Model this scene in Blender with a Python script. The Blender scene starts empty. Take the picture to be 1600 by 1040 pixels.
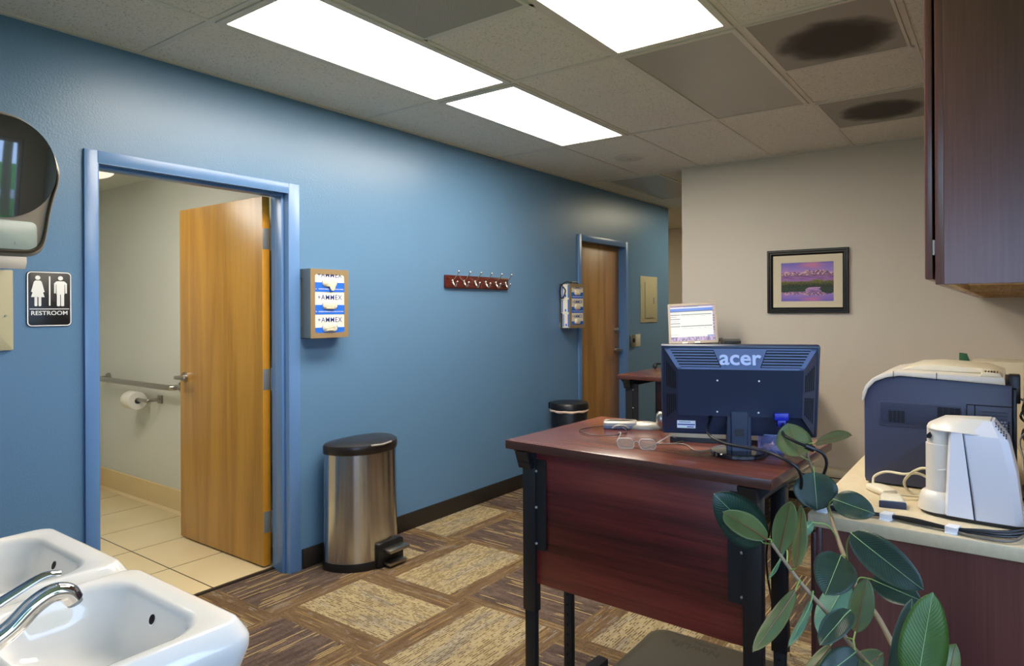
import bpy, bmesh, math, random
from mathutils import Vector, Matrix, noise as mnoise
random.seed(7)
PI = math.pi
scn = bpy.context.scene
COL = scn.collection
V = Vector

# ------------------------------------------------------------------ camera
A = math.atan(710/1030.3); RO = math.atan(.00454)
cs, sn, cr, sr = math.cos(A), math.sin(A), math.cos(RO), math.sin(RO)
Rv, Fv, Uv = V((cs, sn, 0)), V((-sn, cs, 0)), V((0, 0, 1))
cam = bpy.data.cameras.new('camera'); co = bpy.data.objects.new('camera', cam); COL.objects.link(co)
xa = Rv*cr - Uv*sr; ya = Rv*sr + Uv*cr; za = -Fv
M = Matrix((xa, ya, za)).transposed().to_4x4(); M.translation = V((0, 0, 1.406))
co.matrix_world = M
cam.sensor_width = 36; cam.sensor_fit = 'HORIZONTAL'; cam.lens = 36*1030.3/1600
cam.shift_x = (800-865)/1600; cam.shift_y = -(520-483.2)/1600
cam.clip_start = .02
scn.camera = co

# ------------------------------------------------------------------ world, exposure
vs = scn.view_settings
vs.view_transform = 'Standard'; vs.look = 'None'; vs.gamma = 1; vs.use_curve_mapping = False
vs.exposure = 1.38
W = bpy.data.worlds.new('sky'); scn.world = W; W.use_nodes = True
bg = W.node_tree.nodes['Background']; bg.inputs[0].default_value = (.42, .62, 1, 1); bg.inputs[1].default_value = 3.0
TROFFER = 8.5      # strength of the lit ceiling lenses


# ------------------------------------------------------------------ materials
def C(h):
    h = h.lstrip('#'); r = [int(h[i:i+2], 16)/255 for i in (0, 2, 4)]
    return tuple(((x/12.92) if x <= .04045 else ((x+.055)/1.055)**2.4) for x in r) + (1,)

class NT:
    def __init__(s, name, rough=.5, metal=0., col=None, spec=.5, coat=0., emis=None, es=0., cr_=.03):
        s.m = bpy.data.materials.new(name); s.m.use_nodes = True; s.t = s.m.node_tree
        s.b = s.t.nodes['Principled BSDF']
        s.b.inputs['Roughness'].default_value = rough; s.b.inputs['Metallic'].default_value = metal
        s.b.inputs['Specular IOR Level'].default_value = spec; s.b.inputs['Coat Weight'].default_value = coat; s.b.inputs['Coat Roughness'].default_value = cr_
        if col: s.b.inputs['Base Color'].default_value = C(col) if isinstance(col, str) else col
        if emis: s.b.inputs['Emission Color'].default_value = C(emis); s.b.inputs['Emission Strength'].default_value = es
    def n(s, typ, **kw):
        x = s.t.nodes.new(typ)
        for k, v in kw.items(): setattr(x, k, v)
        return x
    def put(s, sock, v):
        if isinstance(v, (int, float)): sock.default_value = v
        elif isinstance(v, tuple): sock.default_value = v
        else: s.t.links.new(v, sock)
    def math(s, op, a, b=0., c=0.):
        x = s.n('ShaderNodeMath', operation=op)
        for i, q in enumerate((a, b, c)): s.put(x.inputs[i], q)
        return x.outputs[0]
    def mix(s, f, a, b):
        x = s.n('ShaderNodeMix', data_type='RGBA')
        s.put(x.inputs[0], f); s.put(x.inputs[6], a); s.put(x.inputs[7], b)
        return x.outputs[2]
    def pos(s, kind='Object'):
        if kind == 'world': return s.n('ShaderNodeNewGeometry').outputs['Position']
        return s.n('ShaderNodeTexCoord').outputs[kind]
    def sep(s, v):
        x = s.n('ShaderNodeSeparateXYZ'); s.put(x.inputs[0], v); return x.outputs
    def comb(s, a, b, c):
        x = s.n('ShaderNodeCombineXYZ')
        for i, q in enumerate((a, b, c)): s.put(x.inputs[i], q)
        return x.outputs[0]
    def scale(s, v, sc):
        x = s.n('ShaderNodeVectorMath', operation='MULTIPLY'); s.put(x.inputs[0], v); x.inputs[1].default_value = sc
        return x.outputs[0]
    def noise(s, v, sc, det=2., rough=.5, dist=0.):
        x = s.n('ShaderNodeTexNoise'); s.put(x.inputs['Vector'], v)
        x.inputs['Scale'].default_value = sc; x.inputs['Detail'].default_value = det
        x.inputs['Roughness'].default_value = rough; x.inputs['Distortion'].default_value = dist
        return x.outputs[0]
    def ramp(s, f, stops):
        x = s.n('ShaderNodeValToRGB'); s.put(x.inputs[0], f); e = x.color_ramp.elements
        while len(e) < len(stops): e.new(.5)
        for i, (p, c) in enumerate(stops): e[i].position = p; e[i].color = C(c) if isinstance(c, str) else (c, c, c, 1)
        return x.outputs[0]
    def base(s, v): s.put(s.b.inputs['Base Color'], v); return s
    def bump(s, h, st=.3, d=.01):
        x = s.n('ShaderNodeBump'); x.inputs['Strength'].default_value = st; x.inputs['Distance'].default_value = d
        s.put(x.inputs['Height'], h); s.t.links.new(x.outputs[0], s.b.inputs['Normal']); return s

def plain(name, col, rough=.5, metal=0., var=.06, sc=6., **kw):
    """one colour, with a little uneven tone and a fine surface grain"""
    m = NT(name, rough, metal, **kw); c = C(col)
    lo = tuple(x*(1-var) for x in c[:3])+(1,); hi = tuple(min(1, x*(1+var)) for x in c[:3])+(1,)
    m.base(m.mix(m.noise(m.pos(), sc, 3), lo, hi))
    return m.m

def paint(name, col, rough=.5, bump=.15):
    m = NT(name, rough); c = C(col); p = m.pos('world')
    lo = tuple(x*.96 for x in c[:3])+(1,); hi = tuple(min(1, x*1.04) for x in c[:3])+(1,)
    m.base(m.mix(m.noise(p, 1.5, 2), lo, hi))
    m.bump(m.noise(p, 140, 2), bump, .004)
    return m.m

def wood(name, dark, mid, light, axis=2, rough=.35, sc=1., ringf=16., coat=.0, spec=.5):
    m = NT(name, rough, coat=coat, spec=spec, cr_=.28); p = m.pos()
    st = [9*sc, 9*sc, 9*sc]; st[axis] = .7*sc
    q = m.scale(p, tuple(st))
    big = m.noise(q, .55, 2, .5, .4)
    rings = m.math('SINE', m.math('MULTIPLY', big, ringf*2.2))
    st2 = [150*sc, 150*sc, 150*sc]; st2[axis] = 4*sc
    fine = m.noise(m.scale(p, tuple(st2)), 1., 3, .65)
    f = m.math('ADD', m.math('MULTIPLY', rings, .16), m.math('ADD', m.math('MULTIPLY', fine, .75), .12))
    m.base(m.ramp(f, [(.22, dark), (.5, mid), (.8, light)]))
    m.bump(fine, .05, .002)
    return m.m

blue = paint('blue_wall_paint', '#5c81a4', .32, .22)
bluetrim = paint('blue_frame_enamel', '#5f86b8', .28, .05)
beige = paint('beige_wall_paint', '#d3cabb', .55)
white_wall = paint('restroom_wall_paint', '#cfd2ca', .5)
neutral = paint('grey_wall_paint', '#bdb8aa', .6)
black_base = plain('black_vinyl_base', '#26221f', .4)
cove = plain('cream_tile_cove', '#d8c191', .3)

m = NT('ceiling_tile', .95); p = m.pos('world')
sp = m.ramp(m.noise(p, 130, 2, .6), [(.30, '#a8a396'), (.40, '#e6e1d4'), (.5, '#ece7da')])
m.base(m.mix(m.math('MULTIPLY', m.noise(p, 2.5, 2), .25), sp, C('#d8d1c0'))).bump(m.noise(p, 130, 2, .6), .35, .01)
ceil_m = m.m
grid_m = plain('ceiling_grid_metal', '#dcd7ca', .5)

# carpet: square tiles laid quarter-turned, each with a broad band between brown bands
m = NT('carpet_tiles', 1., spec=.1); S = m.sep(m.pos('world'))
X = m.math('DIVIDE', m.math('ADD', S[0], 2.79), .605); Y = m.math('DIVIDE', m.math('SUBTRACT', S[1], 1.778), .607)
I, J = m.math('FLOOR', X), m.math('FLOOR', Y)
fx, fy = m.math('FRACT', X), m.math('FRACT', Y)
IJ = m.math('ADD', I, J)
par = m.math('FLOORED_MODULO', IJ, 2.) if 'FLOORED_MODULO' in [e.identifier for e in bpy.types.ShaderNodeMath.bl_rna.properties['operation'].enum_items] else m.math('WRAP', IJ, 2., 0.)
tri = m.math('FLOORED_MODULO', IJ, 3.)
w = m.math('ADD', m.math('MULTIPLY', fy, m.math('SUBTRACT', 1., par)), m.math('MULTIPLY', fx, par))
l = m.math('ADD', m.math('MULTIPLY', fx, m.math('SUBTRACT', 1., par)), m.math('MULTIPLY', fy, par))
hs = m.math('FRACT', m.math('MULTIPLY', m.math('SINE', m.math('ADD', m.math('MULTIPLY', I, 12.9), m.math('MULTIPLY', J, 78.2))), 437.5))
wl = m.comb(m.math('ADD', l, m.math('MULTIPLY', I, 3.7)), m.math('ADD', w, m.math('MULTIPLY', J, 5.3)), hs)
ws = m.math('ADD', w, m.math('MULTIPLY', m.noise(m.scale(m.pos('world'), (1, 1, 1)), 40, 2), .008))
row = m.math('FLOOR', m.math('MULTIPLY', ws, 50.)); g = m.math('ABSOLUTE', m.math('SUBTRACT', m.math('FRACT', m.math('MULTIPLY', ws, 50.)), .5))
rowid = m.math('ADD', m.math('MULTIPLY', row, 3.71), m.math('ADD', m.math('MULTIPLY', I, 17.3), m.math('MULTIPLY', J, 5.9)))
line = m.ramp(g, [(.16, 1.), (.30, 0.)])
dsh = m.ramp(m.noise(m.comb(m.math('MULTIPLY', l, 16.), rowid, 0.), 1., 2, .6), [(.47, 0.), (.55, 1.)])
lng = m.ramp(m.noise(m.comb(m.math('MULTIPLY', l, 1.7), rowid, 4.), 1., 1, .5), [(.58, 0.), (.61, 1.)])
wl = m.comb(m.math('ADD', l, m.math('MULTIPLY', I, 3.7)), m.math('ADD', w, m.math('MULTIPLY', J, 5.3)), hs)
fuzz = m.noise(m.scale(m.pos('world'), (1, 1, 1)), 230, 2, .7)
wide = m.noise(m.scale(wl, (2, 9, 2)), 1., 2, .5)
soft = m.noise(m.scale(wl, (3, 26, 2)), 1., 2, .5)
tan = m.mix(m.ramp(wide, [(.5, 0.), (.62, 1.)]), m.ramp(soft, [(.3, '#9b8a67'), (.7, '#b0a07c')]), m.ramp(soft, [(.3, '#857b6a'), (.7, '#a69b83')]))
light = m.mix(m.math('MULTIPLY', line, m.math('MULTIPLY', dsh, .85)), tan, C('#54432f'))
brown = m.ramp(soft, [(.3, '#5e4b36'), (.7, '#7d684d')])
brown = m.mix(m.math('MULTIPLY', line, m.math('MULTIPLY', dsh, .45)), brown, C('#4e3a28'))
brown = m.mix(m.math('MULTIPLY', m.ramp(m.noise(m.scale(wl, (7, 20, 9)), 1., 1), [(.60, 0.), (.66, .8)]), line), brown, C('#8a8784'))
brown = m.mix(m.math('MULTIPLY', line, m.math('MULTIPLY', lng, .5)), brown, C('#ad8f55'))
dark = m.mix(m.math('MULTIPLY', line, m.math('MULTIPLY', dsh, .5)), m.ramp(soft, [(.3, '#4d403a'), (.7, '#6b5c53')]), C('#362b29'))
dark = m.mix(m.math('MULTIPLY', line, lng), dark, C('#b39d68'))
dash = dsh
isd = m.math('GREATER_THAN', tri, 1.5)
half = m.math('MULTIPLY', m.math('LESS_THAN', tri, .5), m.math('MULTIPLY', m.math('GREATER_THAN', hs, .55), m.math('GREATER_THAN', w, .55)))
isd = m.math('MAXIMUM', isd, half)
centre = m.mix(isd, light, dark)
lo = m.math('SUBTRACT', .2, m.math('MULTIPLY', isd, .12)); hi = m.math('ADD', .8, m.math('MULTIPLY', hs, .06))
inb = m.math('MULTIPLY', m.math('GREATER_THAN', w, lo), m.math('LESS_THAN', w, hi))
colr = m.mix(inb, brown, centre)
colr = m.mix(m.math('MULTIPLY', m.ramp(fuzz, [(.35, 1.), (.55, 0.)]), .45), colr, C('#3a2c20'))
m.base(colr).bump(m.math('ADD', fuzz, dash), .5, .01)
carpet = m.m

# restroom tiles
m = NT('restroom_floor_tile', .22); S = m.sep(m.pos('world'))
def cellline(v, off, pitch, wd):
    f = m.math('FRACT', m.math('DIVIDE', m.math('ADD', v, off), pitch))
    return m.math('LESS_THAN', f, wd/pitch)
gl = m.math('MAXIMUM', cellline(S[0], 3.777+.456*20, .456, .006), cellline(S[1], -1.768+.6*8, .6, .007))
m.base(m.mix(gl, m.mix(m.noise(m.pos('world'), 3, 3), C('#cdbb93'), C('#d9cba6')), C('#2b231a')))
m.bump(m.math('SUBTRACT', 1., gl), .3, .002)
rr_tile = m.m

oak = wood('oak_door_veneer', '#9a6d28', '#af8030', '#be9040', 2, .32, 1., 9, coat=.15)
oak_edge = plain('oak_door_edge', '#dc9a2e', .35, var=.1, sc=30)
oak2 = wood('oak_door_veneer_far', '#94683a', '#ad8049', '#bd9058', 2, .38, 1., 9)
mahog = wood('mahogany_laminate', '#38110f', '#66221e', '#84342a', 0, .32, .6, 10)
mahog_top = wood('mahogany_desktop', '#43211a', '#6b3a2b', '#885240', 0, .2, .6, 10, coat=.2)
mahog_v = wood('mahogany_cabinet_end', '#522f2d', '#643a36', '#724640', 2, .28, .8, 3, coat=.3)
edgeband = plain('desk_edge_band', '#4a2a22', .3)
underwood = wood('light_cabinet_underside', '#a5855a', '#c4a577', '#d6ba8c', 1, .5, .7, 5)
lam = plain('beige_stone_laminate', '#cdbd9c', .38, var=.12, sc=60)
blackm = plain('black_powder_coat', '#17171a', .42)
blackp = plain('black_plastic', '#101216', .35)
bezelback = plain('monitor_back_plastic', '#262f45', .33)
bezelplate = plain('monitor_slate_plate', '#5c6b92', .35)
dark_gap = plain('dark_recess', '#050506', .8)
silver = plain('silver_plastic', '#9c9890', .3, .2)
steel = plain('satin_steel', '#a8a49c', .3, 1.)
hinge_m = plain('hinge_steel', '#9b9d9a', .4, .45)
chrome = NT('chrome', .06, 1., '#d9dadc').m
rubber = plain('black_rubber', '#1a1816', .5)
mat_m = plain('olive_mat_foam', '#3c372b', .55, var=.1)
m = NT('brushed_steel', .2, 1., '#c2c0be'); tg = m.n('ShaderNodeTangent', direction_type='RADIAL', axis='Z'); m.t.links.new(tg.outputs[0], m.b.inputs['Tangent'])
m.b.inputs['Anisotropic'].default_value = .9; m.b.inputs['Anisotropic Rotation'].default_value = .25

brushed = m.m
porcelain = NT('white_porcelain', .08, 0., '#e9e6e0', coat=.5).m
white_pl = plain('white_plastic', '#cfc8bc', .3, var=.03)
white_pl2 = plain('white_plastic_cool', '#cbcad0', .3, var=.02)
cream_pl = plain('cream_plastic', '#d8cfb6', .35, var=.03)
beige_pl = plain('beige_metal_panel', '#b3ad8d', .4)
beige_plate = plain('ivory_plate', '#c8c4b0', .4)
navy = plain('slate_blue_plastic', '#3a4059', .42, var=.03)
navy_d = plain('slate_blue_plastic_dark', '#2a2f45', .45, var=.03)
paper = plain('white_paper', '#e4e0d4', .8)
ink_white = NT('white_lettering', .5, 0., '#f2f2ee').m
ink_blue = NT('blue_lettering', .5, 0., '#25479b').m
blue_print = plain('blue_carton_print', '#1f66d0', .45, var=.04)
carton = plain('cream_carton', '#e9e2cf', .55, var=.03)
latex = NT('latex_glove', .5, 0., '#e3dbc1')
latex.bump(latex.noise(latex.pos(), 70, 3, .6, 1.5), .9, .01); latex = latex.m
sign_black = plain('sign_black', '#161616', .35)
logo_m = NT('silver_blue_logo', .3, .1, '#c3cff2').m
blue_plug = plain('blue_plug', '#1622a8', .35)
holder_m = plain('bronze_steel_holder', '#a38c68', .38, .35, var=.06)
holder_side = plain('grey_steel_holder', '#7d8484', .38, .4)
cord_m = plain('black_cable', '#131419', .35)
cord_g = plain('grey_cable', '#6e675c', .4)
cord_c = plain('cream_cable', '#cfc4a4', .4)
zip_m = plain('white_clip_plastic', '#dfe1e6', .3)
green_pl = plain('green_card', '#1e5a34', .5)
bowl_m = NT('blue_glass', .08, 0., '#7c88d0')
bowl_m.b.inputs['Alpha'].default_value = .4; bowl_m = bowl_m.m
brass_clip = plain('paper_clip_metal', '#d8c38a', .3, 1.)
stem_m = plain('plant_bark', '#8d7a5e', .6, var=.25, sc=60)
stem_g = plain('plant_green_stem', '#7d9a4c', .45, var=.1)
pot_m = plain('terracotta_glazed_pot', '#5a4a3c', .4)
soil_m = plain('potting_soil', '#2a1c12', .95, var=.3, sc=80)
kb_m = plain('keyboard_keys', '#2a2823', .4)
kb_edge = plain('keyboard_edge', '#b5a98c', .3, .3)

def leafmat(name, c1, c2, rough, coat):
    m = NT(name, rough, coat=coat)
    uv = m.n('ShaderNodeUVMap'); s_ = m.sep(uv.outputs[0])
    vein = m.math('SINE', m.math('MULTIPLY', m.math('SUBTRACT', s_[1], m.math('MULTIPLY', m.math('ABSOLUTE', m.math('SUBTRACT', s_[0], .5)), .45)), 150.))
    col = m.mix(m.noise(m.pos(), 25, 3), C(c1), C(c2))
    m.base(col).bump(vein, .12, .002); return m.m
leaf_top = leafmat('leaf_top_dark', '#14291f', '#1e3a2c', .42, 0)
leaf_bri = leafmat('leaf_top_bright', '#365418', '#4c6e2a', .42, 0)
leaf_und = leafmat('leaf_underside_olive', '#46562e', '#5c683a', .5, 0)
leaf_lit = leafmat('leaf_underside_pale', '#4c7a64', '#648c72', .45, 0)
rib_m = NT('leaf_midrib_pale', .4, 0., '#8fae72').m
rib_b = NT('leaf_midrib_brown', .4, 0., '#7a4530').m

def emitter(name, col, st, tex=False):
    m = NT(name, .4, emis=col, es=st); m.b.inputs['Base Color'].default_value = (.8, .8, .8, 1)
    return m.m
lens_m = emitter('lit_prismatic_lens', '#fff3e2', TROFFER)
rr_lens = emitter('lit_round_lens', '#fff2dc', .32)
lens_off = plain('unlit_lens', '#b3afa2', .35)

def vcol(name, emis=0., rough=.3):
    m = NT(name, rough); a = m.n('ShaderNodeVertexColor', layer_name='Col')
    if emis:
        m.b.inputs['Base Color'].default_value = (.02, .02, .02, 1)
        m.t.links.new(a.outputs[0], m.b.inputs['Emission Color']); m.b.inputs['Emission Strength'].default_value = emis
    else: m.t.links.new(a.outputs[0], m.b.inputs['Base Color'])
    return m.m
print_m = vcol('landscape_print')
screen_m = vcol('lit_screen', .36)

# ------------------------------------------------------------------ mesh helpers
def merge(bm, src, mi=0):
    for f in src.faces: f.material_index = mi
    me = bpy.data.meshes.new('t'); src.to_mesh(me); src.free(); bm.from_mesh(me); bpy.data.meshes.remove(me)

def box(bm, x0, x1, y0, y1, z0, z1, bev=0., mi=0, seg=2, M=None):
    b = bmesh.new(); bmesh.ops.create_cube(b, size=1)
    sx, sy, sz = abs(x1-x0), abs(y1-y0), abs(z1-z0)
    for v in b.verts: v.co = V(((x0+x1)/2+v.co.x*sx, (y0+y1)/2+v.co.y*sy, (z0+z1)/2+v.co.z*sz))
    if bev: bmesh.ops.bevel(b, geom=b.edges[:], offset=min(bev, sx*.45, sy*.45, sz*.45), segments=seg, affect='EDGES', profile=.5)
    if M is not None: b.transform(M)
    merge(bm, b, mi)
    return bm

def frame_of(d):
    d = d.normalized(); u = d.cross(V((0, 0, 1)))
    if u.length < 1e-3: u = V((1, 0, 0))
    u.normalize(); return u, d.cross(u).normalized()

def cyl(bm, p0, p1, r0, r1=None, n=24, mi=0, cap=True):
    p0, p1 = V(p0), V(p1); r1 = r0 if r1 is None else r1
    u, w = frame_of(p1-p0); b = bmesh.new(); R = []
    for p, r in ((p0, r0), (p1, r1)):
        R.append([b.verts.new(p+(u*math.cos(2*PI*k/n)+w*math.sin(2*PI*k/n))*r) for k in range(n)])
    for k in range(n): b.faces.new((R[0][k], R[0][(k+1) % n], R[1][(k+1) % n], R[1][k]))
    if cap: b.faces.new(R[0][::-1]); b.faces.new(R[1])
    bmesh.ops.recalc_face_normals(b, faces=b.faces[:]) if cap else None
    merge(bm, b, mi); return bm

def catmull(pts, k=6):
    P = [V(p) for p in pts]
    if len(P) < 3: return P
    P = [P[0]*2-P[1]]+P+[P[-1]*2-P[-2]]; out = []
    for i in range(1, len(P)-2):
        for j in range(k):
            t = j/k; a, b_, c, d = P[i-1:i+3]
            out.append(.5*((2*b_)+(c-a)*t+(2*a-5*b_+4*c-d)*t*t+(3*b_-a-3*c+d)*t**3))
    return out+[P[-2]]

def tube(bm, pts, r, n=10, k=6, mi=0, r1=None, flat=1.):
    P = catmull(pts, k); b = bmesh.new(); prev = None; R = []
    for i, p in enumerate(P):
        d = (P[min(i+1, len(P)-1)]-P[max(i-1, 0)]).normalized()
        if prev is None: u, w = frame_of(d)
        else:
            u = (prev-d*prev.dot(d)).normalized(); w = d.cross(u)
        prev = u; t = i/(len(P)-1)
        rr = r(t) if callable(r) else (r if r1 is None else r+(r1-r)*t)
        R.append([b.verts.new(p+(u*math.cos(2*PI*q/n)+w*math.sin(2*PI*q/n)*flat)*rr) for q in range(n)])
    for i in range(len(R)-1):
        for q in range(n): b.faces.new((R[i][q], R[i][(q+1) % n], R[i+1][(q+1) % n], R[i+1][q]))
    b.faces.new(R[0][::-1]); b.faces.new(R[-1])
    bmesh.ops.recalc_face_normals(b, faces=b.faces[:]); merge(bm, b, mi); return bm

def loft(bm, rings, cap0=True, cap1=True, mi=0, closed=True):
    b = bmesh.new(); R = [[b.verts.new(V(p)) for p in r] for r in rings]; n = len(R[0])
    for i in range(len(R)-1):
        for q in range(n if closed else n-1): b.faces.new((R[i][q], R[i][(q+1) % n], R[i+1][(q+1) % n], R[i+1][q]))
    if cap0: b.faces.new(R[0][::-1])
    if cap1: b.faces.new(R[-1])
    bmesh.ops.recalc_face_normals(b, faces=b.faces[:])
    merge(bm, b, mi); return bm

def prism(bm, poly, h0, h1, axis='z', mi=0, bev=0., M=None):
    """extrude a 2-D outline; axis z: (x,y), axis x: (y,z), axis y: (x,z)"""
    f = {'z': lambda a, b_, h: (a, b_, h), 'x': lambda a, b_, h: (h, a, b_), 'y': lambda a, b_, h: (a, h, b_)}[axis]
    b = bmesh.new(); A_ = [b.verts.new(f(a, c, h0)) for a, c in poly]; B_ = [b.verts.new(f(a, c, h1)) for a, c in poly]; n = len(poly)
    for k in range(n): b.faces.new((A_[k], A_[(k+1) % n], B_[(k+1) % n], B_[k]))
    c0 = b.faces.new(A_[::-1]); c1 = b.faces.new(B_)
    bmesh.ops.recalc_face_normals(b, faces=b.faces[:])
    if bev:
        bmesh.ops.bevel(b, geom=list(set(c0.edges[:]+c1.edges[:])), offset=bev, segments=2, affect='EDGES', profile=.5)
    if M is not None: b.transform(M)
    merge(bm, b, mi); return bm

def rrect(x0, x1, y0, y1, r, k=6):
    out = []
    for cx, cy, a in ((x1-r, y1-r, 0), (x0+r, y1-r, 90), (x0+r, y0+r, 180), (x1-r, y0+r, 270)):
        for i in range(k+1):
            t = math.radians(a+90*i/k); out.append((cx+r*math.cos(t), cy+r*math.sin(t)))
    return out

def ring_plate(bm, outer, inner, h0, h1, axis='z', mi=0):
    """flat plate with a hole; outer and inner outlines have the same number of points"""
    f = {'z': lambda a, b_, h: (a, b_, h), 'x': lambda a, b_, h: (h, a, b_), 'y': lambda a, b_, h: (a, h, b_)}[axis]
    return loft(bm, [[f(a, c, h0) for a, c in inner], [f(a, c, h0) for a, c in outer], [f(a, c, h1) for a, c in outer],
                     [f(a, c, h1) for a, c in inner], [f(a, c, h0) for a, c in inner]], False, False, mi)

def sphere(bm, c, r, s=(1, 1, 1), n=20, mi=0, M=None):
    b = bmesh.new(); bmesh.ops.create_uvsphere(b, u_segments=n, v_segments=max(6, n//2), radius=1)
    for v in b.verts: v.co = V((v.co.x*r*s[0], v.co.y*r*s[1], v.co.z*r*s[2]))
    if M is not None: b.transform(M)
    for v in b.verts: v.co += V(c)
    merge(bm, b, mi); return bm

def text(bm, s, size, M, depth=.0006, mi=0, bold=0., sx=1., sp=1.):
    cu = bpy.data.curves.new('t', 'FONT'); cu.body = s; cu.size = size; cu.extrude = depth; cu.offset = bold
    cu.space_character = sp; cu.align_x = 'CENTER'; cu.align_y = 'CENTER'; cu.resolution_u = 4
    o = bpy.data.objects.new('t', cu); me = bpy.data.meshes.new_from_object(o)
    b = bmesh.new(); b.from_mesh(me)
    for v in b.verts: v.co.x *= sx
    b.transform(M); merge(bm, b, mi)
    bpy.data.meshes.remove(me); bpy.data.objects.remove(o); bpy.data.curves.remove(cu); return bm

def basis(o, ex, ey):
    """matrix whose x axis is ex, y axis ey, origin o"""
    ex = V(ex).normalized(); ey = V(ey).normalized(); ez = ex.cross(ey)
    m = Matrix((ex, ey, ez)).transposed().to_4x4(); m.translation = V(o); return m

XF = {}
def obj(name, bm, mat, parent=None, world=True, smooth=35, label=None):
    """bm is in world coordinates (world=True) or in the local ones of its thing"""
    if parent is not None and world: bm.transform(XF[parent.name].inverted())
    me = bpy.data.meshes.new(name); bm.to_mesh(me); bm.free()
    for x in (mat if isinstance(mat, (list, tuple)) else [mat]): me.materials.append(x)
    if smooth:
        me.shade_smooth(); me.set_sharp_from_angle(angle=math.radians(smooth))
    o = bpy.data.objects.new(name, me); COL.objects.link(o)
    if parent is not None:
        o.parent = parent; XF[o.name] = XF[parent.name].copy()
    else: XF[o.name] = Matrix()
    if label: o['label'] = label
    return o

def thing(name, label, cat, loc=(0, 0, 0), rz=0., group=None):
    o = bpy.data.objects.new(name, None); COL.objects.link(o); o.empty_display_size = .05
    o.location = loc; o.rotation_euler = (0, 0, rz)
    XF[o.name] = Matrix.Translation(V(loc)) @ Matrix.Rotation(rz, 4, 'Z')
    o['label'] = label; o['category'] = cat
    if group: o['group'] = group
    return o

def tag(o, label, cat, group=None, kind=None):
    o['label'] = label; o['category'] = cat
    if group: o['group'] = group
    if kind: o['kind'] = kind
    return o

def struct(name, bm, mat, parent=None, label=None, cat=None, smooth=35, world=True):
    o = obj(name, bm, mat, parent, world, smooth)
    if parent is None:
        o['kind'] = 'structure'; o['label'] = label or name.replace('_', ' '); o['category'] = cat or name.split('_')[0]
    return o

def sthing(name, label, cat, loc=(0, 0, 0), rz=0.):
    o = thing(name, label, cat, loc, rz); o['kind'] = 'structure'; return o

def B(): return bmesh.new()

# ------------------------------------------------------------------ room shell
WX = -3.17; CZ = 2.55; BY = 5.03; EX = .17
D1 = (1.20, 2.098, 2.035); D2 = (5.03, 5.87, 2.03)
TH = .14
bm = B()
for y0, y1, z0, z1 in ((.2, D1[0], 0, CZ), (D1[0], D1[1], D1[2], CZ), (D1[1], D2[0], 0, CZ), (D2[0], D2[1], D2[2], CZ), (D2[1], 6.9, 0, CZ)):
    box(bm, WX-TH, WX, y0, y1, z0, z1)
bmesh.ops.remove_doubles(bm, verts=bm.verts[:], dist=1e-5)
struct('wall_left', bm, blue, label='long blue painted wall with two doorways', smooth=0)
struct('wall_back', box(B(), -2.19, EX+.12, BY, BY+.12, 0, CZ), beige, label='beige wall carrying the framed mountain picture', smooth=0)
struct('wall_right', box(B(), EX, EX+.12, 2.05, BY, 0, CZ), beige, label='beige wall behind the mahogany cabinets', smooth=0)
struct('wall_corridor', box(B(), -7, 0, 8.75, 8.87, 0, CZ), beige, label='dim beige wall at the far end of the corridor', smooth=0)
struct('wall_passage', box(B(), -7, WX-TH, 6.8, 6.9, 0, CZ), beige, label='beige wall turning the corner behind the blue wall', smooth=0)
struct('wall_corridor_left', box(B(), -7.12, -7, 6.8, 8.87, 0, CZ), beige, label='beige wall closing the passage', smooth=0)
struct('wall_corridor_right', box(B(), -.1, .02, BY+.12, 8.87, 0, CZ), beige, label='beige wall right of the corridor', smooth=0)
struct('wall_sink', box(B(), WX, -1.06, .10, .2, 0, CZ), blue, label='blue wall behind the two sinks', smooth=0)
struct('wall_near_left', box(B(), -1.18, -1.06, -2.2, .10, 0, CZ), neutral, label='grey wall behind the camera', smooth=0)
# east wall with the window by the camera, south wall with a second window
def wall_with_hole(name, axis, c0, c1, a0, a1, h0, h1, g0, g1, label):
    bm = B()
    for u0, u1, z0, z1 in ((a0, h0, 0, CZ), (h1, a1, 0, CZ), (h0, h1, 0, g0), (h0, h1, g1, CZ)):
        if axis == 'x': box(bm, c0, c1, u0, u1, z0, z1)
        else: box(bm, u0, u1, c0, c1, z0, z1)
    bmesh.ops.remove_doubles(bm, verts=bm.verts[:], dist=1e-5)
    return struct(name, bm, neutral, label=label, smooth=0)
WE = (-1.9, 1.78, .95, 2.12); WS = (-.9, .5, .95, 2.12)
wall_with_hole('wall_window', 'x', .6, .74, -2.2, 2.05, WE[0], WE[1], WE[2], WE[3], 'grey wall with the wide window beside the camera')
wall_with_hole('wall_front', 'y', -2.34, -2.2, -1.18, .74, WS[0], WS[1], WS[2], WS[3], 'grey wall with a window behind the camera')
struct('wall_return', box(B(), EX+.12, .74, 2.05, 2.17, 0, CZ), neutral, label='short return wall beside the cabinets', smooth=0)
m = NT('window_glass', .02)
t = m.n('ShaderNodeBsdfTransparent'); g = m.n('ShaderNodeBsdfGlossy'); g.inputs['Roughness'].default_value = .02
mx = m.n('ShaderNodeMixShader'); mx.inputs[0].default_value = .06
m.t.links.new(t.outputs[0], mx.inputs[1]); m.t.links.new(g.outputs[0], mx.inputs[2])
m.t.links.new(mx.outputs[0], m.t.nodes['Material Output'].inputs[0]); glass = m.m
winframe = plain('white_window_frame', '#c9cacc', .4)
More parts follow.
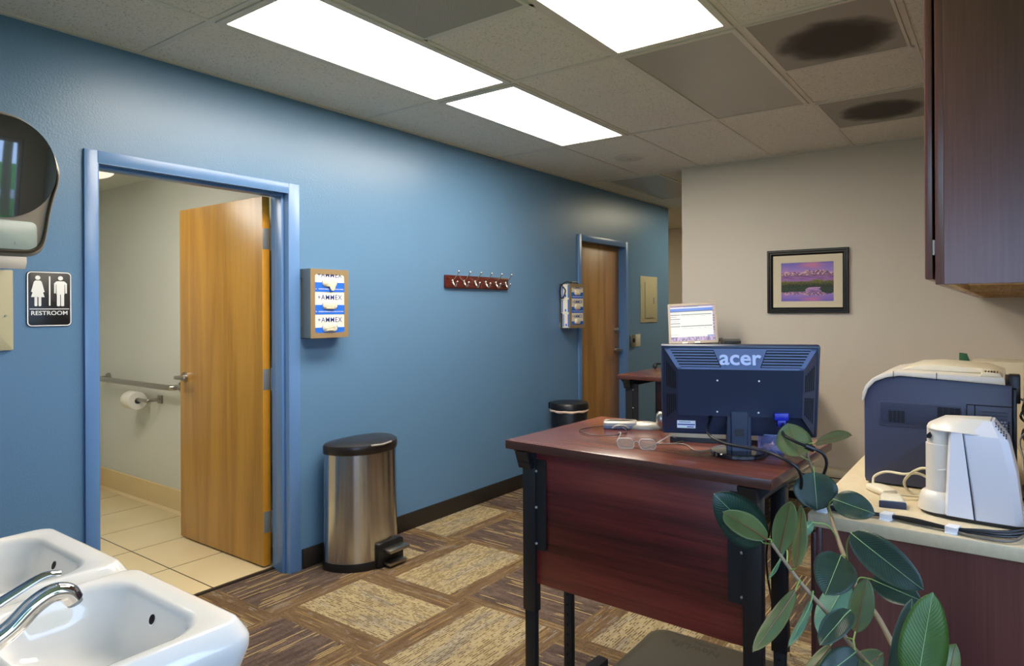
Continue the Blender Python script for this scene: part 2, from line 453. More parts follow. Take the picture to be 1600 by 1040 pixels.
def window(n, axis, c, a0, a1, z0, z1, mull, label):
    w_ = sthing('window_%d' % n, label, 'window', ((c, (a0+a1)/2, z0) if axis == 'x' else ((a0+a1)/2, c, z0)))
    bm = B(); fw = .05
    def bx(u0, u1, zz0, zz1):
        if axis == 'x': box(bm, c-.03, c+.03, u0, u1, zz0, zz1, .004)
        else: box(bm, u0, u1, c-.03, c+.03, zz0, zz1, .004)
    bx(a0, a0+fw, z0, z1); bx(a1-fw, a1, z0, z1); bx(a0+fw, a1-fw, z0, z0+fw); bx(a0+fw, a1-fw, z1-fw, z1)
    for q in mull: bx(q-.02, q+.02, z0+fw, z1-fw)
    obj('window_frame', bm, winframe, w_)
    bm = B()
    if axis == 'x': box(bm, c-.002, c+.002, a0+fw, a1-fw, z0+fw, z1-fw)
    else: box(bm, a0+fw, a1-fw, c-.002, c+.002, z0+fw, z1-fw)
    obj('glass_pane', bm, glass, w_)
window(1, 'x', .67, *WE, (-.6, .6), 'wide window beside the camera looking out on trees')
window(2, 'y', -2.27, *WS, (-.2,), 'window in the wall behind the camera')
for nm, loc, rot, sx, sy in (('window_daylight', (.68, (WE[0]+WE[1])/2, (WE[2]+WE[3])/2), (0, PI/2, 0), WE[3]-WE[2], WE[1]-WE[0]),
                             ('window_daylight', ((WS[0]+WS[1])/2, -2.28, (WS[2]+WS[3])/2), (-PI/2, 0, 0), WS[1]-WS[0], WS[3]-WS[2])):
    L = bpy.data.lights.new(nm, 'AREA'); L.shape = 'RECTANGLE'; L.size = sx; L.size_y = sy; L.cycles.is_portal = True
    o = bpy.data.objects.new(nm, L); o.location = loc; o.rotation_euler = rot; COL.objects.link(o)

# restroom shell
RZ = 2.37
struct('wall_restroom_north', box(B(), -6.17, WX-TH, 2.30, 2.42, 0, RZ), white_wall, label='pale restroom wall with the grab bar', smooth=0)
struct('wall_restroom_west', box(B(), -6.17, -6.05, .2, 2.30, 0, RZ), white_wall, label='pale restroom wall at the far end', smooth=0)
struct('wall_restroom_south', box(B(), -6.17, WX-TH, .08, .2, 0, RZ), white_wall, label='pale restroom wall hidden left of the doorway', smooth=0)
bm = B(); prism(bm, [(2.30, 0), (2.30, .16), (2.293, .165), (2.287, .16), (2.285, .02), (2.27, .004), (2.27, 0)], -6.05, WX-TH, 'x')
struct('baseboard_restroom', bm, cove, label='cream cove baseboard in the restroom')
bm = B(); box(bm, -6.05, -6.036, .2, 2.285, 0, .16, .003)
struct('baseboard_restroom_west', bm, cove, label='cream cove baseboard at the far end of the restroom')
struct('floor', box(B(), WX-TH+.0, .74, -2.34, 8.87, -.1, 0), carpet, label='brown and tan striped carpet tiles', cat='floor', smooth=0)
struct('floor', box(B(), -6.17, WX-TH, .08, 2.42, -.1, 0.002), rr_tile, label='cream tiled restroom floor', cat='floor', smooth=0)
struct('floor', box(B(), -7.12, WX-TH, 6.8, 8.87, -.1, 0), carpet, label='carpet of the passage behind the blue wall', cat='floor', smooth=0)
struct('ceiling', box(B(), -7.12, .74, 2.42, 8.87, CZ, CZ+.1), ceil_m, label='speckled grey acoustic tile ceiling', smooth=0)
struct('ceiling', box(B(), WX-TH, .74, -2.34, 2.42, CZ, CZ+.1), ceil_m, label='speckled acoustic tile ceiling near the camera', smooth=0)
struct('ceiling', box(B(), -6.17, WX-TH, .08, 2.42, RZ, RZ+.1), white_wall, label='plain painted restroom ceiling', smooth=0)
# T-bar grid
GX = [-2.585, -2.03, -1.46, -.895, -.33]; GY = [-2.27+1.2175*k for k in range(10)]
GY = [-2.278, -1.06, .157, 1.375, 2.612, 3.845, 5.07, 6.29, 7.51]
bm = B()
for x in GX: box(bm, x-.012, x+.012, -2.2, 8.75, CZ-.004, CZ+.002)
for y in GY: box(bm, WX, EX+.4, y-.012, y+.012, CZ-.0045, CZ+.002)
box(bm, WX, WX+.022, .2, 6.9, CZ-.006, CZ+.002); box(bm, -2.19, EX, BY-.022, BY, CZ-.006, CZ+.002)
box(bm, -2.03, -1.46, 1.98, 2.004, CZ-.004, CZ+.002); box(bm, -.895, -.33, 3.25, 3.274, CZ-.004, CZ+.002); box(bm, -.895, -.33, 4.47, 4.494, CZ-.004, CZ+.002)
struct('trim_ceiling', bm, grid_m, label='metal grid between the ceiling tiles', smooth=0)
# baseboards
bm = B()
for a, b_ in ((.2, D1[0]-.055), (D1[1]+.075, D2[0]-.045), (D2[1]+.05, 6.9)): box(bm, WX, WX+.012, a, b_, 0, .108, .003)
struct('baseboard_left', bm, black_base, label='black vinyl baseboard along the blue wall')
struct('baseboard_back', box(B(), -2.19, -.49, BY-.01, BY, 0, .07, .003), black_base, label='black vinyl baseboard along the beige wall')
# carpet to tile strip
struct('trim_threshold', box(B(), WX-TH-.012, WX-TH+.014, D1[0], D1[1], -.002, .007, .002), black_base, label='black strip between carpet and tile')
# recess floor part between wall faces is carpet: already covered by the floor slab

# door frames
def door_frame(n, y0, y1, zt, label, stop_x, parent):
    bm = B(); f = .05; p = .014
    # profile swept: face boards
    for x0, x1 in ((WX, WX+p), (WX-TH-p, WX-TH)):
        box(bm, x0, x1, y0-f, y0, 0, zt+f, .002); box(bm, x0, x1, y1, y1+f+.012*(n == 1), 0, zt+f, .002); box(bm, x0, x1, y0, y1, zt, zt+f, .002)
    # reveals
    box(bm, WX-TH, WX+p-.001, y0-.004, y0+.004, 0, zt); box(bm, WX-TH, WX+p-.001, y1-.004, y1+.004, 0, zt)
    box(bm, WX-TH, WX+p-.001, y0+.004, y1-.004, zt-.004, zt+.004)
    # stops
    s0, s1 = stop_x
    box(bm, s0, s1, y0+.004, y0+.018, 0, zt-.004, .001); box(bm, s0, s1, y1-.018, y1-.004, 0, zt-.004, .001)
    box(bm, s0, s1, y0+.018, y1-.018, zt-.018, zt-.004, .001)
    return obj('door_frame', bm, bluetrim, parent)

def hinge(parent, x, y, z, open_=True):
    bm = B(); h = .057
    box(bm, x-.052, x-.006, y-.0035, y-.001, z-h, z+h, .001)      # leaf on the door edge side
    cyl(bm, (x, y-.006, z-h-.006), (x, y-.006, z+h+.006), .0065, n=14)
    box(bm, x+.004, x+.036, y+.0, y+.003, z-h, z+h, .001)
    for dz in (-.04, -.013, .013, .04):
        cyl(bm, (x-.02-.012*(dz > 0), y-.003, z+dz), (x-.02-.012*(dz > 0), y-.0048, z+dz), .004, n=10)
    return bm

d1 = sthing('door_1', 'open honey oak restroom door in a blue frame, with its frame', 'door', (WX, (D1[0]+D1[1])/2, 0))
door_frame(1, D1[0], D1[1], D1[2], '', (-3.26, -3.20), d1)
# leaf, open 90 degrees into the restroom; hinge line near (-3.335, 2.075)
HX, HY = -3.345, 2.058
slab = obj('door_leaf', box(B(), HX-.895, HX, HY-.0, HY+.044, .012, 2.03, .0015), [oak], d1)
me = slab.data; me.materials.append(oak_edge)
for f in me.polygons:
    if abs(f.normal.x) > .9: f.material_index = 1
# hinges are mounted on the edge facing the room
for z in (1.80, 1.03, .25):
    bm = B(); h = .057
    box(bm, HX, HX+.0025, HY+.002, HY+.04, z-h, z+h, .0008)
    cyl(bm, (HX+.008, HY+.048, z-h-.005), (HX+.008, HY+.048, z+h+.005), .0065, n=14)
    box(bm, HX+.006, HX+.04, HY+.0255-.004+.001, HY+.0255-.001, z-h, z+h) if False else None
    box(bm, HX+.010, HX+.034, HY+.050, HY+.053, z-h, z+h, .0008)
    for dy in (.014, .026):
        for dz in (-.04, -.014, .014, .04): cyl(bm, (HX+.002, HY+dy, z+dz), (HX+.004, HY+dy, z+dz), .0035, n=8)
    obj('hinge', bm, hinge_m, d1)
def lever(parent, p, out, along, L=.115, mat=steel):
    """rose, neck and lever; out = unit vector off the door, along = lever direction"""
    p, out, along = V(p), V(out), V(along); bm = B()
    cyl(bm, p, p+out*.012, .032, .030, 28); cyl(bm, p+out*.012, p+out*.05, .013, .012, 20)
    up = V((0, 0, 1)); mt = Matrix((along, out, up)).transposed().to_4x4(); mt.translation = p+out*.05
    box(bm, -.022, L, -.011, .011, -.011, .011, .004, M=mt)
    return obj('door_handle', bm, mat, parent)
lever(d1, (HX-.832, HY, 1.0), (0, -1, 0), (1, 0, 0), .10)
cyl_ = B(); cyl(cyl_, (HX-.832, HY+.044, 1.0), (HX-.832, HY+.09, 1.0), .012); box(cyl_, HX-.85, HX-.73, HY+.082, HY+.10, .99, 1.01, .004)
obj('door_handle', cyl_, steel, d1)
bm = B(); box(bm, HX-.897, HX-.8945, HY+.008, HY+.036, .95, 1.05, .001); obj('latch_plate', bm, steel, d1)

d2 = sthing('door_2', 'closed oak door in a blue frame at the far end of the blue wall', 'door', (WX, (D2[0]+D2[1])/2, 0))
door_frame(2, D2[0], D2[1], D2[2], '', (-3.30, -3.288), d2)
obj('door_leaf', box(B(), -3.285, -3.24, D2[0]+.006, D2[1]-.006, .01, D2[2]-.006, .0015), oak2, d2)
lever(d2, (-3.24, D2[1]-.07, 1.0), (1, 0, 0), (0, -1, 0), .10)
bm = B(); cyl(bm, (-3.24, D2[1]-.07, 1.20), (-3.222, D2[1]-.07, 1.20), .031, .027, 28); box(bm, -3.222, -3.206, D2[1]-.076, D2[1]-.064, 1.185, 1.215, .003)
obj('deadbolt', bm, steel, d2)
struct('trim_threshold', box(B(), WX-TH, WX-.002, D2[0], D2[1], 0, .004), black_base, label='dark strip under the far door')

# ------------------------------------------------------------------ ceiling fixtures
def troffer(x0, x1, y0, y1, label, mat=lens_m, border=.03):
    t = thing('ceiling_light', label, 'ceiling light', ((x0+x1)/2, (y0+y1)/2, CZ), 0, 'lit fluorescent ceiling panels' if mat is lens_m else None)
    bm = B(); o_ = [(x0, y0), (x1, y0), (x1, y1), (x0, y1)]; b_ = border
    i_ = [(x0+b_, y0+b_), (x1-b_, y0+b_), (x1-b_, y1-b_), (x0+b_, y1-b_)]
    ring_plate(bm, o_, i_, CZ-.010, CZ-.0008, 'z'); obj('frame', bm, grid_m, t, smooth=0)
    bm = B(); box(bm, x0+b_, x1-b_, y0+b_, y1-b_, CZ-.006, CZ-.001)
    obj('diffuser', bm, mat, t, smooth=0)
    return t
troffer(-2.572, -2.043, 1.388, 2.6, 'long lit ceiling panel, nearest to the open restroom door')
troffer(-2.572, -2.043, 2.625, 3.832, 'lit ceiling panel above the coat hook rail, furthest from the camera')
troffer(-1.448, -.908, 1.388, 2.6, 'lit ceiling panel cut by the top edge, right of the others')
troffer(-1.448, -.908, 2.625, 3.832, 'unlit grey framed ceiling panel right of the lit ones', lens_off, .022)
t = troffer(-2.95, -2.42, 5.09, 6.27, 'unlit ceiling panel over the corridor by the far door', lens_off, .022)
troffer(-2.30, -1.9, 5.16, 6.27, 'unlit ceiling panel over the corridor partly hidden by the beige wall', lens_off, .022)
# the corridor is lit from panels out of view round the corner
troffer(-2.6, -2.06, 6.31, 7.49, 'lit ceiling panel in the corridor hidden by the beige wall', emitter('lit_corridor_lens', '#fff3d0', 5.))
t = thing('ceiling_light', 'lit ceiling panel in the passage behind the blue wall', 'ceiling light', (-5.2, 7.8, CZ))
obj('diffuser', box(B(), -5.5, -4.95, 7.3, 8.4, CZ-.008, CZ-.001), emitter('lit_passage_lens', '#fff0d6', 2.5), t, smooth=0)

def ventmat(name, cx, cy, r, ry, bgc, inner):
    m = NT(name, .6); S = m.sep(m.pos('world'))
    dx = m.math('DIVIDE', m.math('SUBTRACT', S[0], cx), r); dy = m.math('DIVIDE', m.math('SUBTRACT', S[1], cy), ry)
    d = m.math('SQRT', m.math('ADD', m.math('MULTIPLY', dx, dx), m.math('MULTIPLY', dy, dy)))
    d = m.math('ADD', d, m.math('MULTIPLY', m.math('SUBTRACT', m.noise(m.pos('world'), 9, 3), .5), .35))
    col = m.ramp(d, [(.62, inner), (.8, '#5b554b'), (1.0, bgc)])  # dark duct opening behind the perforations, its shade painted into the plate colour
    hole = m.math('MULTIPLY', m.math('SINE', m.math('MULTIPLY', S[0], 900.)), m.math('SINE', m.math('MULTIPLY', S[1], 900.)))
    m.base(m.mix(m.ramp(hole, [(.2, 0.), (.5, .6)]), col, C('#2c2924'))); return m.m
def vent(x0, x1, y0, y1, mat, label):
    t = thing('ceiling_vent', label, 'ceiling vent', ((x0+x1)/2, (y0+y1)/2, CZ), 0, 'square perforated ceiling vents')
    bm = B(); o_ = [(x0, y0), (x1, y0), (x1, y1), (x0, y1)]; b_ = .012
    i_ = [(x0+b_, y0+b_), (x1-b_, y0+b_), (x1-b_, y1-b_), (x0+b_, y1-b_)]
    ring_plate(bm, o_, i_, CZ-.009, CZ-.0008, 'z'); obj('frame', bm, grid_m, t, smooth=0)
    obj('perforated_plate', box(B(), x0+b_, x1-b_, y0+b_, y1-b_, CZ-.007, CZ-.001), mat, t, smooth=0)
vent(-.882, -.343, 2.627, 3.248, ventmat('vent_painted_duct_near', -.60, 2.99, .25, .24, '#b3aea1', '#32271e'), 'square perforated vent with a painted dark round duct opening, nearer of two by the cabinet')
vent(-.882, -.343, 3.86, 4.468, ventmat('vent_painted_duct_far', -.60, 4.20, .24, .22, '#b3aea1', '#32271e'), 'square perforated vent with a painted dark round duct opening, above the beige wall')
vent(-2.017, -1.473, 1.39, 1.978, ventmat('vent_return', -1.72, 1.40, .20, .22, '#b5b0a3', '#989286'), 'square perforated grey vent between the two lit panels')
t = thing('ceiling_speaker', 'small round white speaker grille in a ceiling tile', 'speaker', (-2.35, 4.43, CZ))
bm = B(); cyl(bm, (-2.35, 4.43, CZ), (-2.35, 4.43, CZ-.008), .115, .108, 40)
obj('rim', bm, grid_m, t)
bm = B(); cyl(bm, (-2.35, 4.43, CZ-.008), (-2.35, 4.43, CZ-.010), .095, .09, 40); cyl(bm, (-2.35, 4.43, CZ-.01), (-2.35, 4.43, CZ-.014), .012, n=12)
obj('grille', bm, plain('speaker_grille', '#cfcabd', .6), t)
t = thing('ceiling_light', 'small round light on the restroom ceiling', 'ceiling light', (-5.0, 1.84, RZ))
bm = B(); cyl(bm, (-5.0, 1.84, RZ), (-5.0, 1.84, RZ-.03), .165, .165, 40); obj('rim', bm, steel, t)
bm = B(); sphere(bm, (-5.0, 1.84, RZ-.03), .15, (1, 1, .35), 32); obj('diffuser', bm, rr_lens, t)

t = thing('ceiling_light', 'added rectangular light on the restroom ceiling, unseen above the doorway view', 'ceiling light', (-4.2, 1.2, RZ))
obj('diffuser', box(B(), -4.55, -3.85, .75, 1.5, RZ-.03, RZ-.001, .004), emitter('added_restroom_light', '#fff6e8', 5.5), t, smooth=0)  # added lamp, unseen above the doorway, to brighten the restroom

# ------------------------------------------------------------------ things on the blue wall
# restroom sign
t = thing('restroom_sign', 'black restroom sign with white figures, left of the open door', 'sign', (WX, 1.031, 1.347))
bm = B(); prism(bm, rrect(.955, 1.107, 1.347, 1.567, .016), WX, WX+.004, 'x', bev=.001); obj('panel', bm, sign_black, t)
bm = B(); o_ = rrect(.957, 1.105, 1.349, 1.565, .015); i_ = rrect(.9605, 1.1015, 1.3525, 1.5615, .012)
ring_plate(bm, o_, i_, WX+.004, WX+.0055, 'x'); obj('border', bm, ink_white, t)
SM = lambda y, z: basis((WX+.0045, y, z), (0, 1, 0), (0, 0, 1))
def figure(bm, cy, woman):
    x0, x1 = WX+.004, WX+.0055; x2 = WX+.0052
    cyl(bm, (x0, cy, 1.541), (x1, cy, 1.541), .0085, n=24)
    z = 1.53
    if woman:
        prism(bm, [(cy-.008, z), (cy+.008, z), (cy+.013, z-.006), (cy+.022, z-.045), (cy+.017, z-.047), (cy+.009, z-.018), (cy+.022, z-.066), (cy-.022, z-.066), (cy-.009, z-.018), (cy-.017, z-.047), (cy-.022, z-.045), (cy-.013, z-.006)], x0, x1, 'x')
        for s_ in (-1, 1): prism(bm, rrect(cy+s_*.0065-.0045, cy+s_*.0065+.0045, z-.102, z-.064, .0035), x0, x1, 'x')
    else:
        prism(bm, rrect(cy-.0138, cy+.0138, z-.055, z-.001, .003), x0, x2, 'x')
        prism(bm, [(cy-.014, z-.002), (cy+.014, z-.002), (cy+.022, z-.01), (cy+.022, z-.05), (cy+.0165, z-.05), (cy+.0155, z-.014), (cy-.0155, z-.014), (cy-.0165, z-.05), (cy-.022, z-.05), (cy-.022, z-.01)], x0, x1, 'x')
        for s_ in (-1, 1): prism(bm, rrect(cy+s_*.0068-.0055, cy+s_*.0068+.0055, z-.102, z-.04, .0035), x0, WX+.0049, 'x')
bm = B(); figure(bm, .992, True); figure(bm, 1.068, False)
prism(bm, rrect(1.0285, 1.0335, 1.43, 1.548, .002), WX+.004, WX+.0055, 'x')
obj('pictograms', bm, ink_white, t, smooth=0)
bm = B(); box(bm, WX+.004, WX+.0055, .965, 1.097, 1.4155, 1.4185); text(bm, 'RESTROOM', .0235, SM(1.031, 1.40), bold=.0002, sx=1.02)
obj('lettering', bm, ink_white, t, smooth=0)

# towel dispenser at the left edge: front face towards +X
FX = -2.95
t = thing('towel_dispenser', 'grey paper towel dispenser with a round smoke lens, on the blue wall', 'dispenser', (WX, .815, 1.6))
def outline(s=1., cz=1.865, cy=.815):
    """rounded head narrowing to a squarer foot"""
    out = []
    P = [(0, .258), (.06, .247), (.115, .210), (.155, .155), (.180, .085), (.181, .03), (.165, -.035), (.152, -.10), (.142, -.17), (.130, -.222), (.108, -.248), (.075, -.258), (0, -.26)]
    R = catmull([(a, b_, 0) for a, b_ in P], 5)
    right = [(p.x, p.y) for p in R]; left = [(-a, b_) for a, b_ in right[::-1][1:-1]]
    return [(cy+a*s, cz+b_*s) for a, b_ in right+left]
bm = B()
loft(bm, [[(x, a, b_) for a, b_ in outline(s_)] for x, s_ in ((WX+.002, .95), (FX-.05, 1.), (FX-.012, 1.), (FX-.003, .985), (FX, .955))])
obj('body', bm, plain('grey_bronze_plastic', '#8b857b', .3, .35), t)
bm = B(); loft(bm, [[(x, a, b_) for a, b_ in outline(s_)] for x, s_ in ((FX-.001, .955), (FX+.010, .95), (FX+.012, .925), (FX+.006, .905), (FX-.001, .90))], False, False)
obj('rim', bm, plain('dark_bronze_rim', '#5f574c', .22, .6), t)
m = NT('smoke_lens', .03, 0., '#14171a', coat=1., spec=1.); smoke = m.m
bm = B(); cy, cz = .815, 1.922; R = []
for k in range(14):
    r_ = 1-k/13*.985; R.append([(FX+.024+.003*(1-r_*r_)+.11*.178*r_*math.sin(q*PI/24)+.03*.161*r_*math.cos(q*PI/24), cy+.161*r_*math.cos(q*PI/24), cz+.178*r_*math.sin(q*PI/24)) for q in range(48)])
loft(bm, [[(FX+.0005, y_, z_) for _, y_, z_ in R[0]]]+R); obj('lens', bm, smoke, t, smooth=80)
bm = B(); prism(bm, rrect(.705, .922, 1.632, 1.735, .022), FX, FX+.004, 'x', bev=.001); cyl(bm, (FX+.004, .86, 1.655), (FX+.006, .86, 1.655), .006, n=16)
obj('window', bm, plain('frosted_grey_green_window', '#93a19b', .25), t)
bm = B(); prism(bm, [(FX-.14, 1.606), (FX+.0, 1.606), (FX+.002, 1.585), (FX-.012, 1.562), (FX-.06, 1.58)], .74, .892, 'y', bev=.003)
obj('chute', bm, white_pl, t)

t = thing('wall_panel', 'beige metal panel low on the blue wall under the towel dispenser', 'panel', (WX, .80, 1.26))
obj('cover', prism(B(), rrect(.69, .912, 1.258, 1.567, .006), WX, WX+.012, 'x', bev=.003), beige_pl, t)
bm = B(); cyl(bm, (WX+.012, .888, 1.392), (WX+.0145, .888, 1.392), .004, n=12); obj('screw', bm, hinge_m, t)

def glove_carton(y0, y1, z0, z1, x0, x1, label, group, drip, side_open=False, offy=0.):
    t = thing('glove_box', label, 'glove box', ((x0+x1)/2, (y0+y1)/2+offy, z0), 0, None)
    y0 += offy; y1 += offy; h = z1-z0; cy = (y0+y1)/2; cyt = cy
    obj('carton', box(B(), x0, x1, y0, y1, z0+.0004, z1-.0004, .001), carton, t, smooth=0)
    bm = B(); box(bm, x1, x1+.0006, y0+.002, y1-.002, z0+.002, z0+h*.44)
    prism(bm, rrect(cy-.052, cy+.052, z0+h*.22, z0+h*.56, h*.15), x1+.0006, x1+.0008, 'x')
    if side_open:
        box(bm, x0+.012, x1-.052, y0-.0006, y0, z0+.012, z0+.040) if False else None
        box(bm, x1-.022, x1-.012, y0-.0006, y0, z0+.008, z1-.008); box(bm, x0+.006, x0+.016, y0-.0006, y0, z0+.008, z1-.008)
        box(bm, (x0+x1)/2-.008, (x0+x1)/2+.006, y0-.0006, y0, z0+.014, z0+.034)
    obj('blue_print', bm, blue_print, t, smooth=0)
    bm = B(); M_ = lambda yy, zz: basis((x1+.0009, yy, zz), (0, 1, 0), (0, 0, 1))
    text(bm, '+AMMEX', .040, M_(cy, z0+h*.765), .0002, bold=.0003, sx=.92, sp=1.12)
    obj('brand_lettering', bm, ink_blue, t, smooth=0)
    bm = B(); text(bm, 'XL    \u2022POWDER FREE\u2022EXAM GLOVES\u2022NON-STERILE', .0085, M_(cy, z0+h*.14), .0002, sx=.95)
    obj('small_lettering', bm, ink_white, t, smooth=0)
    # oval slot with glove bulging out
    bm = B(); R = []
    W_, H_ = .047, h*.19; zc = z0+h*.42
    def ov(s_, x): return [(x, a, b_) for a, b_ in rrect(cyt-W_*s_, cyt+W_*s_, zc-H_*s_, zc+H_*s_, H_*s_*.97, 7)]
    rings = [ov(1, x1+.0008), ov(.97, x1+.004), ov(.8, x1+.010), ov(.5, x1+.013), ov(.15, x1+.013)]
    rr = random.Random(sum(map(ord, label)))
    rings = [[(x+(mnoise.noise(V((a*90, b_*90, rr.random()*.01+i)))*.004 if i > 0 else 0), a, b_) for x, a, b_ in r] for i, r in enumerate(rings)]
    loft(bm, rings)
    if drip:
        loft(bm, [[(x1+.010+.004*math.cos(q*PI/8), cyt+.012+w_*math.sin(q*PI/8), z) for q in range(16)] for z, w_ in ((zc+.004, .02), (zc-.015, .021), (zc-.030, .017), (zc-.042, .008))])
    obj('glove', bm, latex, t)
    return t

def glove_rack(y0, y1, z0, z1, x1, label, positions, open_side):
    t = thing('glove_box_holder', label, 'glove box holder', (WX, (y0+y1)/2, z0))
    bm = B(); fr = .028; o_ = rrect(y0, y1, z0, z1, .002, 6); i_ = rrect(y0+fr, y1-fr, z0+fr, z1-fr, .013, 6)
    ring_plate(bm, o_, i_, x1-.0015, x1, 'x')
    obj('front_panel', bm, holder_m, t, smooth=20)
    bm = B()
    box(bm, WX+.001, x1-.0015, y1-.0015, y1, z0, z1)
    box(bm, WX+.001, x1-.0015, y0, y1, z1-.0015, z1); box(bm, WX+.001, x1-.0015, y0, y1, z0, z0+.0015)
    box(bm, WX, WX+.001, y0, y1, z0, z1)
    if not open_side:
        # side cheek with the cut-out at the wall
        prism(bm, [(WX+.001, z0), (x1-.0015, z0), (x1-.0015, z1), (WX+.001, z1), (WX+.001, z1-.045), (WX+.018, z1-.055), (WX+.018, z0+.065), (WX+.001, z0+.055)], y0, y0+.0015, 'y')
    else:
        box(bm, x1-.012, x1-.0015, y0, y0+.0015, z0, z1); box(bm, WX+.001, WX+.012, y0, y0+.0015, z0, z0+.05)
    obj('shell', bm, holder_side, t, smooth=0)
    return t
gz0, gz1 = 1.256, 1.632
glove_rack(2.172, 2.418, gz0, gz1, -3.078, 'metal glove box holder on the blue wall beside the open restroom door', 3, False)
hh = (gz1-gz0-.006)/3
for k, wd in enumerate(('bottom', 'middle', 'top')):
    glove_carton(2.176, 2.414, gz0+.003+k*hh, gz0+.003+(k+1)*hh, -3.16, -3.0810, 'cream glove box, %s of three in the holder by the open door' % wd, None, k == 2)
gz0, gz1 = 1.246, 1.625
glove_rack(4.685, 4.925, gz0, gz1, -3.06, 'metal glove box holder with an open side, beside the closed oak door', 3, True)
hh = (gz1-gz0-.006)/3
for k, wd in enumerate(('bottom', 'middle', 'top')):
    glove_carton(4.689, 4.921, gz0+.003+k*hh, gz0+.003+(k+1)*hh, -3.15+.012*(k == 0), -3.063, 'blue and cream glove box, %s of three in the holder by the closed far door' % wd, None, False, True)
bm = B(); tube(bm, [(-3.07, 4.72, 1.632), (-3.10, 4.69, 1.64), (-3.15, 4.675, 1.60), (-3.15, 4.668, 1.53), (-3.13, 4.672, 1.50), (-3.11, 4.675, 1.53), (-3.10, 4.675, 1.57), (-3.13, 4.68, 1.60)], .005, 8)
tube(bm, [(-3.07, 4.72, 1.634), (-3.07, 4.78, 1.638), (-3.08, 4.84, 1.634)], .008, 8)
tag(obj('cord', bm, cord_m), 'coil of black cord hanging over the far glove box holder', 'cord')

# coat hook rail
t = thing('coat_rack', 'dark cherry wood rail with six chrome hooks on the blue wall', 'coat rack', (WX, 3.62, 1.556))
obj('rail', box(B(), WX, WX+.019, 3.28, 3.963, 1.557, 1.646, .003), wood('cherry_rail', '#3a1410', '#5a231a', '#6b2f22', 1, .25, 1., 10), t)
hook_m = NT('polished_nickel', .16, 1., '#e0dcd4').m
for k in range(6):
    y = 3.345+k*.1165; x = WX+.019; bm = B()
    prism(bm, rrect(y-.009, y+.009, 1.585, 1.618, .008), x, x+.005, 'x', bev=.001)
    tube(bm, [(x+.004, y, 1.607), (x+.018, y, 1.618), (x+.042, y, 1.642), (x+.058, y, 1.664)], .0032, 10); sphere(bm, (x+.060, y, 1.668), .0085, n=14)
    tube(bm, [(x+.004, y, 1.604), (x+.012, y, 1.585), (x+.026, y, 1.570), (x+.040, y, 1.578), (x+.046, y, 1.594)], lambda q: .0058-.0015*q, 10); sphere(bm, (x+.047, y, 1.598), .0075, n=14)
    obj('hook', bm, hook_m, t)

# breaker panel, switches
t = thing('electrical_panel', 'beige breaker panel on the blue wall past the far door', 'electrical panel', (WX, 6.39, 1.262))
obj('cover', box(B(), WX, WX+.008, 6.195, 6.592, 1.264, 1.752, .002), beige_pl, t)
obj('door', box(B(), WX+.008, WX+.016, 6.29, 6.51, 1.31, 1.69, .003), beige_pl, t)
bm = B(); box(bm, WX+.016, WX+.021, 6.475, 6.497, 1.46, 1.53, .002); obj('latch', bm, hinge_m, t)
for y in (6.215, 6.572):
    for z in (1.38, 1.64):
        bm = B(); cyl(bm, (WX+.008, y, z), (WX+.010, y, z), .006, n=12); obj('screw', bm, hinge_m, t)
t = thing('light_switch', 'ivory wall switch plate right of the closed far door', 'switch', (WX, 6.13, 1.02))
obj('plate', box(B(), WX, WX+.006, 6.082, 6.19, 1.02, 1.145, .003), beige_plate, t)
bm = B(); box(bm, WX+.006, WX+.011, 6.11, 6.162, 1.045, 1.12, .002); obj('rocker', bm, beige_plate, t)
t = thing('sensor_box', 'small steel wall box with a dark opening beside the switch plate', 'switch', (WX, 6.01, 1.02))
obj('plate', box(B(), WX, WX+.02, 5.965, 6.06, 1.02, 1.14, .003), steel, t)
bm = B(); cyl(bm, (WX+.02, 6.015, 1.085), (WX+.022, 6.015, 1.085), .024, n=20); obj('opening', bm, dark_gap, t)

# ------------------------------------------------------------------ restroom fittings
t = thing('grab_bar', 'brushed steel grab bar on the restroom wall', 'grab bar', (-5.25, 2.30, .88))
bm = B(); tube(bm, [(-5.86, 2.28, .882), (-5.84, 2.235, .882), (-5.78, 2.22, .882), (-5.2, 2.22, .882), (-4.78, 2.22, .882), (-4.71, 2.235, .882), (-4.70, 2.28, .882)], .019, 16)
obj('bar', bm, steel, t)
for x in (-5.86, -4.70):
    bm = B(); cyl(bm, (x, 2.30, .882), (x, 2.285, .882), .04, .038, 24); obj('flange', bm, steel, t)
t = thing('toilet_paper_holder', 'steel single-arm toilet paper holder under the grab bar', 'toilet paper holder', (-5.02, 2.30, .76))
bm = B(); box(bm, -5.045, -4.985, 2.286, 2.30, .745, .805, .003); tube(bm, [(-5.01, 2.29, .775), (-5.01, 2.225, .775), (-5.03, 2.205, .772), (-5.26, 2.205, .768)], .013, 12)
obj('arm', bm, steel, t)
bm = B(); R = []
for x, r0 in ((-5.28, .022), (-5.28, .062), (-5.277, .064), (-5.153, .064), (-5.15, .062), (-5.15, .022), (-5.28, .022)):
    R.append([(x, 2.205+r0*math.cos(q*PI/20), .763+r0*math.sin(q*PI/20)) for q in range(40)])
loft(bm, R, False, False); o = obj('toilet_paper_roll', bm, paper); tag(o, 'white toilet paper roll on the steel arm', 'toilet paper')

